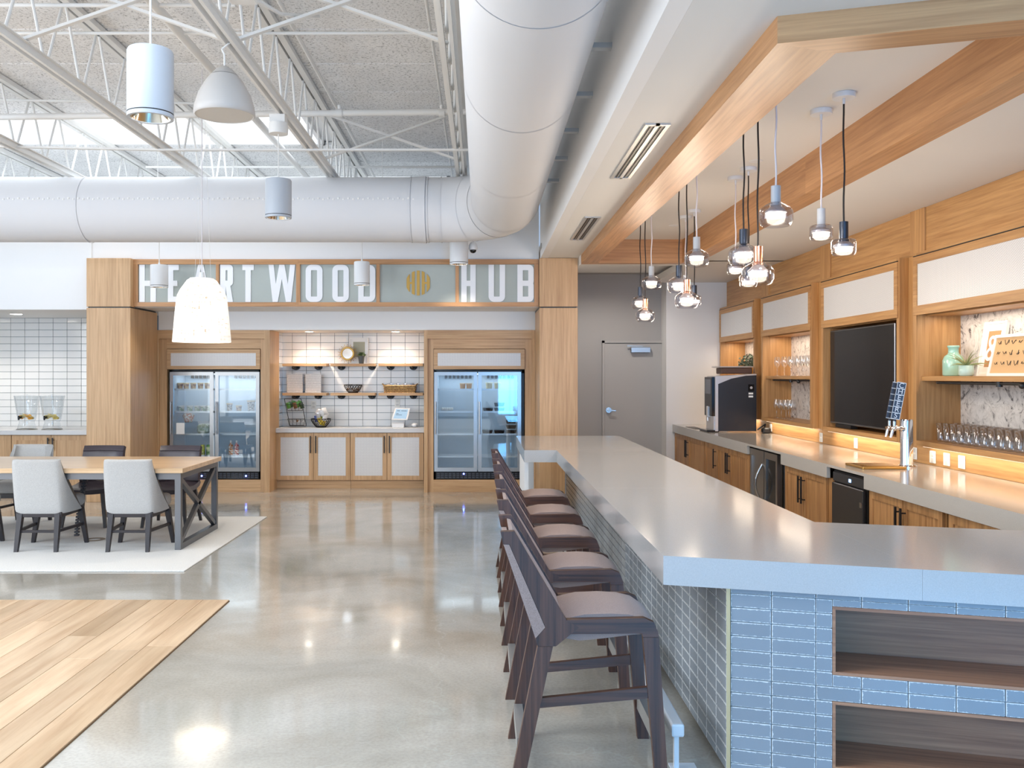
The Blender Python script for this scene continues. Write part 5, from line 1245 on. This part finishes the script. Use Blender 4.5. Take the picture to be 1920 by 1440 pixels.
def wallcab(k, a, b, lab, shelf=True):
    """a far, b near"""
    c = thing('wall_cabinet', lab, 'cabinet', (3.9, (a + b)/2, ZC0), group='back-bar wall cabinets')
    fw = .055
    MB().box(FX, 3.80, b, b + fw, ZC0, ZC1).build('stile', oakd['z'], c); MB().box(FX, 3.80, a - fw, a, ZC0, ZC1).build('stile', oakd['z'], c)
    MB().box(FX, 3.80, b + fw, a - fw, ZC1 - .05, ZC1).build('top_rail', oakd['y'], c); MB().box(FX, 3.80, b + fw, a - fw, ZC0, ZC0 + .045).build('bottom_rail', oakd['y'], c)
    # box behind
    MB().box(3.80, 4.118, b + .002, b + fw, ZC0, ZC1).build('side', oakd['z'], c); MB().box(3.80, 4.118, a - fw, a - .002, ZC0, ZC1).build('side', oakd['z'], c)
    MB().box(3.80, 4.11, b + fw, a - fw, ZC0, ZC0 + .045).build('bottom', oakd['y'], c); MB().box(3.80, 4.11, b + fw, a - fw, 2.16, 2.20).build('compartment_top', oakd['y'], c)
    MB().box(4.10, 4.115, b + fw, a - fw, ZC0 + .045, 2.16).build('back_panel', marble_m if shelf else oakd['z'], c)
    f = MB().box(FX - .012, FX, b + .02, b + .085, 2.165, 2.665).box(FX - .012, FX, a - .085, a - .02, 2.165, 2.665).box(FX - .012, FX, b + .085, a - .085, 2.165, 2.245).box(FX - .012, FX, b + .085, a - .085, 2.60, 2.665).build('flap_door', oakd['y'], c)
    MB().box(FX - .004, FX + .01, b + .085, a - .085, 2.245, 2.60).build('flap_panel', perf_m, f)
    MB().box(FX - .013, FX, b + .02, a - .02, 2.667, 2.674).build('shadow_gap', black, c)
    MB().box(3.755, 3.785, b + .1, a - .1, ZC0 - .008, ZC0).build('led_strip', led_m, c)
    if shelf:
        s = MB().box(3.765, 4.10, b + fw + .002, a - fw - .002, 1.605, 1.645).build('shelf', oakd['y'], c)
        MB().cyl((3.80, b + fw + .03, 1.59), (3.80, a - fw - .2, 1.59), .012).cyl((3.80, (a + b)/2, 1.565), (3.80, (a + b)/2, 1.605), .022).ball((3.79, (a + b)/2 - .3, 1.578), .024).build('shelf_pipe', black, s, auto=40)
    return c
wallcab(0, *cabs[0], 'wall cabinet behind the coffee machine with the small bush in it')
wallcab(1, *cabs[1], 'wall cabinet holding two rows of wine glasses')
wallcab(2, *cabs[2], 'wall cabinet framing the black television', shelf=False)
wallcab(3, *cabs[3], 'wide wall cabinet with pint glasses and framed prints at the right edge')
# soft strip lights in the glass cabinets
for i, (a, b) in enumerate(cabs):
    if i != 2: area('cabinet_strip_%d' % i, (3.90, (a + b)/2, 2.15), (0, 0, 0), .06, abs(a - b) - .3, 4.5 if i < 3 else 5, WARM)
for i, (a, b) in enumerate(cabs):
    area('under_cabinet_%d' % i, (3.77, (a + b)/2, ZC0 - .012), (0, math.radians(-12), 0), .03, abs(a - b) - .2, 2.4, (1, .84, .66))
spot('hall_light', (ux(1142, 13.2), 13.2, 3.25), 80, (1, .95, .9), 165, .6, .05)
downdisc(ux(1142, 13.2), 13.2, 3.28, 'dim recessed light in the grey hallway ceiling', .07)
tv = thing('television', 'large black flat television set into the oak wall cabinet', 'television', (3.79, 9.1, 1.13))
MB().box(3.785, 3.83, 8.32, 9.86, 1.135, 2.135, .006).build('casing', plain('tv_rim', S(120, 120, 122), .3, .7), tv)
MB().box(3.782, 3.786, 8.335, 9.845, 1.155, 2.12).build('screen', plain('tv_screen', S(26, 25, 27), .12), tv)
MB().box(3.78, 3.85, 9.3, 9.7, 1.10, 1.135).build('bracket_foot', black, tv)
# ---------------------------------------------------------------- outlets on the backsplash
for k, (u, v_, lab) in enumerate(((1445.3, 802, 'outlet just right of the coffee machine'), (1539.5, 820, 'outlet below the wine-glass cabinet'), (1604.6, 831, 'outlet below the television'), (1714.8, 850, 'outlet half hidden behind the beer tap'), (1748.6, 857, 'outlet right of the beer tap, first of three'), (1774.9, 861.5, 'outlet right of the beer tap, second of three'), (1803, 866.5, 'outlet right of the beer tap, third of three'))):
    Yo = yx(u, WX - .006); outlet(WX - .001, Yo, vz(v_, Yo), lab, 'x', .10 if k > 3 else .085, .105)
# ---------------------------------------------------------------- coffee machine
cm = thing('coffee_machine', 'tall black and silver bean-to-cup coffee machine on the back counter', 'coffee machine', (3.4, 12.4, .885))
MB().prism([(3.17, .90), (3.69, .90), (3.69, 1.655), (3.55, 1.65), (3.35, 1.61), (3.17, 1.54)], 'y', 12.20, 12.23).build('side_panel', plain('machine_black', S(40, 40, 44), .35), cm)
MB().prism([(3.17, .90), (3.69, .90), (3.69, 1.66), (3.16, 1.64)], 'y', 12.23, 12.62).build('body', blackg, cm)
silv = plain('machine_silver', S(214, 208, 204), .3, .5)
MB().prism([(3.135, .90), (3.175, .90), (3.175, 1.535), (3.35, 1.607), (3.55, 1.648), (3.69, 1.653), (3.69, 1.672), (3.135, 1.640)], 'y', 12.195, 12.64).build('silver_shell', silv, cm)
MB().box(3.095, 3.136, 12.22, 12.62, 1.10, 1.63, .004).build('front_panel', blackg, cm)
MB().box(3.092, 3.096, 12.27, 12.57, 1.40, 1.60).build('display', plain('machine_display', S(96, 100, 110), .15), cm)
MB().box(3.075, 3.135, 12.38, 12.45, 1.08, 1.23, .006).cyl((3.09, 12.415, 1.03), (3.09, 12.415, 1.08), .014).build('spout', silv, cm)
MB().box(2.995 + .03, 3.19, 12.20, 12.64, .887, .915, .006).build('drip_tray', blackg, cm)
MB().box(3.12, 3.138, 12.22, 12.62, .915, 1.10).build('lower_front', silv, cm)
MB().box(3.24, 3.66, 12.28, 12.56, 1.672, 1.755, .01).build('bean_hopper', plain('coffee_beans', S(84, 56, 42), .45, bump=1.0, bscale=120), cm)
MB().box(3.18, 3.67, 12.27, 12.57, 1.757, 1.775, .006).build('hopper_lid', silv, cm)
MB().box(3.675, 3.692, 12.193, 12.2, 1.36, 1.50).build('vent_badge', black, cm) if False else None
MB().box(3.58, 3.66, 12.196, 12.2, 1.44, 1.53).build('vent_badge', blackg, cm); MB().cyl((3.62, 12.194, 1.485), (3.62, 12.197, 1.485), .018).build('vent_dot', silv, cm)
for z in (1.395, 1.355): MB().box(3.585, 3.645, 12.196, 12.2, z, z + .024).build('sticker', paper, cm)
pa = thing('power_adapter', 'black power adapter and cord behind the coffee machine', 'adapter', (3.75, 12.0, .885))
MB().box(3.70, 3.80, 11.92, 12.04, .886, .96, .015).build('block', black, pa); MB().tube([(3.75, 12.04, .95), (3.78, 12.1, 1.0), (3.74, 12.15, .96), (3.70, 12.18, .92)], .01, 6).build('cord', black, pa)
tag(MB().box(3.03, 3.16, 12.9, 13.5, .8855, .889).build('drain_mat', black), 'black drain mat left of the coffee machine', 'mat')
# bush in a brass pot
pottedplant('potted_bush', 'grey-green bush in a brass bowl above the coffee machine', 3.93, 13.35, 1.645, .10, .12, brass, leafb, 260, .15, .22)
# ---------------------------------------------------------------- glasses
wg = thing('wine_glass', 'wine glass on the lower shelf, front row, farthest left', 'glass', (0, 0, 0), 0, 'wine glasses on the lower shelf')
MB().lathe([(0, 0), (.034, 0), (.034, .003), (.006, .008), (.0045, .10), (.010, .108), (.033, .135), (.042, .17), (.039, .21), (.031, .245)], n=20).build('bowl_and_stem', clear, wg, world=False, smooth=True)
low = [(3.86, 11.88), (3.86, 11.70), (3.86, 11.52), (3.86, 11.35), (3.98, 11.78), (3.98, 11.60)]
wg.location = (*low[0], ZC0 + .0455)
for k, (x, y) in enumerate(low[1:]): dup(wg, (x, y, ZC0 + .0455), None, 'wine glass on the lower shelf, %s' % ('front row, second from left', 'front row, third from left', 'front row, farthest right', 'rear row, left one', 'rear row, right one')[k])
for k, (x, y) in enumerate([(3.85, yy) for yy in (11.83, 11.55, 11.3, 11.05, 10.88, 10.70, 10.54)] + [(3.98, yy) for yy in (11.68, 11.42, 11.17, 10.95, 10.75)]):
    dup(wg, (x, y, 1.6455), None, 'wine glass on the upper shelf, %s from left in the %s row' % (ORD[k if k < 7 else k - 7], 'front' if k < 7 else 'rear'), 'wine glasses on the upper shelf')
pg = tag(MB().lathe([(0, 0), (.028, 0), (.031, .004), (.031, .018), (.043, .155), (.040, .155), (.029, .022), (0, .02)], n=20).build('pint_glass', clear, smooth=True), 'pint glass at the left end of the front row', 'glass', 'front row of pint glasses')
first = True
for k in range(12):
    loc = (3.86, 7.62 - .112*k, ZC0 + .0455)
    if k == 0: pg.location = loc
    else:
        c = pg.copy(); COL.objects.link(c); c.location = loc; c['label'] = 'pint glass, %s from the left in the front row' % ORD[k]
for k in range(11):
    c = pg.copy(); COL.objects.link(c); c.location = (3.99, 7.58 - .112*k, ZC0 + .0455); c['label'] = 'pint glass, %s from the left in the rear row' % ORD[k]; c['group'] = 'rear row of pint glasses'
# ---------------------------------------------------------------- decoration in the right cabinet
tealg = plain('teal_glass', S(160, 206, 190), .12, coat=.5)
va = thing('glass_vase', 'pale teal glass bottle vase on the right cabinet shelf', 'vase', (3.95, 7.60, 1.645))
MB().lathe([(0, 0), (.075, 0), (.084, .012), (.084, .13), (.07, .165), (.045, .185), (.04, .20), (.04, .235), (.047, .24), (.047, .255), (.036, .255), (.034, .20), (0, .19)], (3.95, 7.60, 1.645), 28).build('bottle', tealg, va, smooth=True)
ap = thing('air_plant', 'spiky air plant in a small pale teal pot', 'plant', (3.86, 7.23, 1.645))
MB().lathe([(0, 0), (.045, 0), (.055, .012), (.055, .085), (.048, .085), (.046, .06), (0, .06)], (3.86, 7.23, 1.645), 24).build('pot', plain('pot_teal', S(186, 214, 204), .3), ap, smooth=True)
rl = random.Random(5); lm = plain('air_plant_leaf', S(150, 160, 110), .5)
for k in range(22):
    a = k*2.399; ln = rl.uniform(.12, .21); up = rl.uniform(.3, 1.2)
    P = [(3.86 + math.cos(a)*ln*t_*math.cos(up*(1 - .3*t_)), 7.23 + math.sin(a)*ln*t_*math.cos(up*(1 - .3*t_)), 1.72 + ln*t_*math.sin(up) - .06*t_*t_) for t_ in (0, .25, .5, .75, 1)]
    mb = MB()
    for i in range(4): mb.cyl(P[i], P[i + 1], .006*(1 - i/4) + .001, .006*(1 - (i + 1)/4) + .001, n=5)
    mb.build('leaf', lm, ap)
def textmesh(body, size, depth=.002):
    c = bpy.data.curves.new('txt', 'FONT'); c.body = body; c.size = size; c.extrude = depth; c.align_x = 'CENTER'; c.align_y = 'CENTER'
    o = bpy.data.objects.new('txt', c); me = bpy.data.meshes.new_from_object(o); bpy.data.objects.remove(o); bpy.data.curves.remove(c); return me
kraft = plain('kraft_paper', S(186, 140, 96), .7); kraft2 = plain('kraft_light', S(216, 178, 130), .7)
def framed(name, lab, y_far, y_near, z0, h, x_bot, lean, fw, mat_w, art):
    """picture leaning back against the wall, facing -X"""
    W_ = y_far - y_near
    f = thing(name, lab, 'picture', (x_bot, (y_far + y_near)/2, z0)); f.rotation_euler = (0, lean, 0)
    b = lambda x0, x1, y0, y1, za, zb, nm, m: MB().box(x0, x1, y0, y1, za, zb).build(nm, m, f, world=False)
    MB().box(0, .025, -W_/2, -W_/2 + fw, 0, h).box(0, .025, W_/2 - fw, W_/2, 0, h).box(0, .025, -W_/2 + fw, W_/2 - fw, 0, fw).box(0, .025, -W_/2 + fw, W_/2 - fw, h - fw, h).build('frame', paper, f, world=False)
    b(.010, .016, -W_/2 + fw, W_/2 - fw, fw, h - fw, 'mat_board', paper)
    b(.008, .010, -W_/2 + fw + mat_w, W_/2 - fw - mat_w, fw + mat_w, h - fw - mat_w, 'print', art)
    return f, W_
pf1, w1 = framed('ampersand_print', 'white framed ampersand print leaning behind the air plant', 7.36, 7.04, 1.6455, .44, 4.01, math.radians(9), .02, .055, kraft)
me = textmesh('&', .30); me.materials.append(paper)
o = bpy.data.objects.new('ampersand', me); COL.objects.link(o); o.parent = pf1; o.location = (.006, 0, .215); o.rotation_euler = (PI/2, 0, -PI/2)
pf2, w2 = framed('doodle_print', 'wide white framed kraft print of small black drawings', 6.94, 6.30, 1.6455, .32, 3.86, math.radians(12), .022, .0, kraft2)
inkm = plain('ink', S(60, 48, 40), .6); rd = random.Random(9)
for r_ in range(3):
    for k in range(7):
        yy, zz = .26 - .085*k, .26 - .08*r_; P = []
        ph = rd.uniform(0, 6); am = rd.uniform(.008, .02)
        for i in range(9):
            t_ = i/8; P.append((.006, yy - .045*t_ + am*.6*math.sin(5*t_ + ph), zz + am*math.sin(9*t_ + ph)))
        MB().tube(P, .0022, 4).build('drawing', inkm, pf2, world=False)
# ---------------------------------------------------------------- beer tap
bt = thing('beer_tap', 'chrome beer tap tower with CHEERS tap handle', 'beer tap', (3.54, 7.56, .885))
x, y, z = 3.54, 7.56, .885
MB().lathe([(0, 0), (.075, 0), (.075, .012), (.052, .02), (.05, .03), (.05, .385), (.046, .40), (0, .402)], (x, y, z), 32).build('tower', chrome, bt, smooth=False, auto=35)
tz = z + .325
for k, dy in enumerate((-.035, .055)):
    yy = y + dy
    fct = MB().cyl((x - .04, yy, tz), (x - .15, yy, tz), .014).cyl((x - .13, yy, tz), (x - .15, yy, tz - .075), .013, .010).cyl((x - .12, yy, tz), (x - .12, yy, tz + .06), .012).ball((x - .12, yy, tz), .022).cyl((x - .06, yy, tz), (x - .075, yy, tz), .024).build('faucet', chrome, bt, auto=45)
    Mh = Matrix.Translation((x - .12, yy, tz + .05)) @ Matrix.Rotation(math.radians(11), 4, 'Y') @ Matrix.Rotation(math.radians(72), 4, 'Z')
    h = MB().cyl((0, 0, 0), (0, 0, .035), .011); h.box(-.014, .014, -.034, .034, .03, .335, .004)
    bmesh.ops.transform(h.bm, matrix=Mh, verts=h.bm.verts)
    hb = h.build('tap_handle', plain('handle_navy', S(44, 52, 70), .4), bt)
    if k == 0:
        # raised pale letter blocks on the -Y and -X faces, one letter above another
        for face in (0, 1):
            fr_ = MB()
            wv = .034 if face else .014
            for i, ch in enumerate('CHEERS'):
                zc = .335 - .0255 - .0505*i
                me = textmesh(ch, .058, .0012); me.materials.append(plain('letter_pale', S(206, 214, 224), .4))
                o = bpy.data.objects.new('handle_letter', me); COL.objects.link(o); o.parent = bt
                if face: Ml = Mh @ Matrix.Translation((-.0152, 0, zc)) @ Matrix.Rotation(-PI/2, 4, 'Z') @ Matrix.Rotation(PI/2, 4, 'X')
                else: continue
                o.matrix_local = Matrix.Translation((-x, -y, -z)) @ Ml
            if face:
                for zz in [.03 + .305*i/6 for i in range(7)]: fr_.box(-.0165, -.0142, -.034, .034, zz - .003, zz + .003)
                fr_.box(-.0165, -.0142, -.034, -.030, .03, .335).box(-.0165, -.0142, .030, .034, .03, .335)
                bmesh.ops.transform(fr_.bm, matrix=Mh, verts=fr_.bm.verts); fr_.build('handle_border', plain('border_pale', S(196, 206, 216), .4), bt)
    else:
        fr_ = MB()
        for zz in [.03 + .305*i/6 for i in range(7)]: fr_.box(-.0165, -.0142, -.034, .034, zz - .003, zz + .003)
        bmesh.ops.transform(fr_.bm, matrix=Mh, verts=fr_.bm.verts); fr_.build('handle_border', plain('border_pale2', S(196, 206, 216), .4), bt)
tag(MB().box(3.10, 3.455, 7.38, 7.74, .8855, .905, .003).box(3.15, 3.42, 7.42, 7.70, .9052, .909).build('drip_board', brass), 'brass drip tray in front of the beer tap', 'drip tray')

# ================================================================ PENDANTS OVER THE ISLAND
def pend_parts(kind, colm, cordm, x, y, ztop, lab, grp, jitter):
    zb = ztop - (.236 if kind == 'bowl' else .20)
    p = thing('glass_pendant', lab, 'lamp', (x, y, zb), group=grp)
    if kind == 'bowl': pr = [(.030, .142), (.036, .138), (.060, .125), (.088, .105), (.0975, .085), (.0975, .035), (.085, .008), (.075, 0)]; sr, sh = .028, .10; rl_ = .062
    else: pr = [(.030, .098), (.050, .096), (.066, .090), (.072, .078), (.072, .022), (.068, .006), (.062, 0)]; sr, sh = .026, .105; rl_ = .058
    H = ztop - zb
    MB().lathe(pr, (x, y, zb), 32).build('glass_shade', smoke, p, smooth=True)
    MB().lathe([(0, H), (sr, H), (sr, H - sh), (sr*1.15, H - sh - .004), (sr*1.15, H - sh - .016), (0, H - sh - .016)], (x, y, zb), 24).build('socket', colm, p, auto=40)
    MB().lathe([(sr*.9, H - sh - .014), (rl_, H - sh - .05), (rl_, H - sh - .058), (0, H - sh - .058)] if kind == 'bowl' else [(sr, H - sh - .014), (rl_, H - sh - .035), (rl_, H - sh - .05), (0, H - sh - .05)], (x, y, zb), 28).build('inner_reflector', plain('lamp_inner', S(210, 206, 206), .3, .3), p, auto=40)
    MB().cyl((x, y, zb + (.052 if kind == 'bowl' else .022)), (x, y, zb + (.075 if kind == 'bowl' else .042)), rl_*.86, n=24).build('led_disc', bulb, p)
    zc = 3.358
    P = []
    nn = 14
    for i in range(nn + 1):
        t_ = i/nn; zz = ztop + (zc - .06 - ztop)*t_; a = .006*math.sin(jitter + 9*t_)*math.sin(PI*t_); P.append((x + a, y + a*.6, zz))
    MB().tube(P, .0055, 6).build('cord', cordm, p)
    MB().lathe([(0, 0), (.066, 0), (.068, .004), (.068, .03), (0, .03)], (x, y, zc - .031), 28).cyl((x, y, zc - .065), (x, y, zc - .03), .009, n=10).build('canopy', lampw, p, auto=40)
    point('pendant_light', (x, y, zb - .02), 6.5, WARM, .05)
yy0 = {0: 5.31, 1: 7.27, 2: 9.21}; gn = ('near', 'middle', 'far')
for g in range(3):
    b = yy0[g]
    pend_parts('bowl', greyplas, cordw, 1.72, b, 2.759, 'smoked glass bowl pendant with grey socket, highest of the %s group' % gn[g], 'bowl pendants', 1 + g)
    pend_parts('bowl', copper, cordb, 1.716, b + .33, 2.452, 'smoked glass bowl pendant with copper socket in the %s group' % gn[g], 'bowl pendants', 2 + g)
    pend_parts('bowl', darkplas, cordb, 1.722, b + .66, 2.612, 'smoked glass bowl pendant with dark socket in the %s group' % gn[g], 'bowl pendants', 3 + g)
    pend_parts('cup', darkplas, cordb, 2.19, (5.49, 7.457, 9.36)[g], 2.58, 'small straight glass pendant with dark socket in the %s group' % gn[g], 'cup pendants', 4 + g)
    pend_parts('cup', greyplas, cordw, 2.18, (5.83, 7.80, 9.71)[g], 2.722, 'small straight glass pendant with grey socket in the %s group' % gn[g], 'cup pendants', 5 + g)
for k, y in enumerate((7.22, 10.33)):
    tag(MB().lathe([(0, -.004), (.05, -.004), (.055, 0)], (2.06 + .12, y, 3.357), 24).build('sprinkler_cover', lampw), ('flat round sprinkler cover in the coffer, nearer one', 'flat round sprinkler cover in the coffer, farther one')[k], 'sprinkler')
# slot vents in the soffit
for k, (ya, yb) in enumerate(((5.5, 7.01), (8.73, 10.2))):
    v = thing('slot_vent', ('longer-looking slot air vent in the soffit nearest the camera', 'slot air vent in the soffit near the oak column')[k], 'vent', (1.067, (ya + yb)/2, 3.18), group='slot vents')
    MB().box(.99, 1.015, ya, yb, 3.170, 3.1795).box(1.12, 1.145, ya, yb, 3.170, 3.1795).box(1.055, 1.08, ya, yb, 3.170, 3.1795).box(1.015, 1.12, ya, ya + .03, 3.170, 3.1795).box(1.015, 1.12, yb - .03, yb, 3.170, 3.1795).build('frame', plain('vent_alu', S(200, 198, 196), .35, .6), v)
    for xa in (1.015, 1.08): MB().box(xa, xa + .04, ya + .03, yb - .03, 3.176, 3.1795).build('slot', black, v); MB().box(xa + .016, xa + .024, ya + .03, yb - .03, 3.171, 3.176).build('deflector', plain('vent_brown', S(110, 96, 86), .4), v)
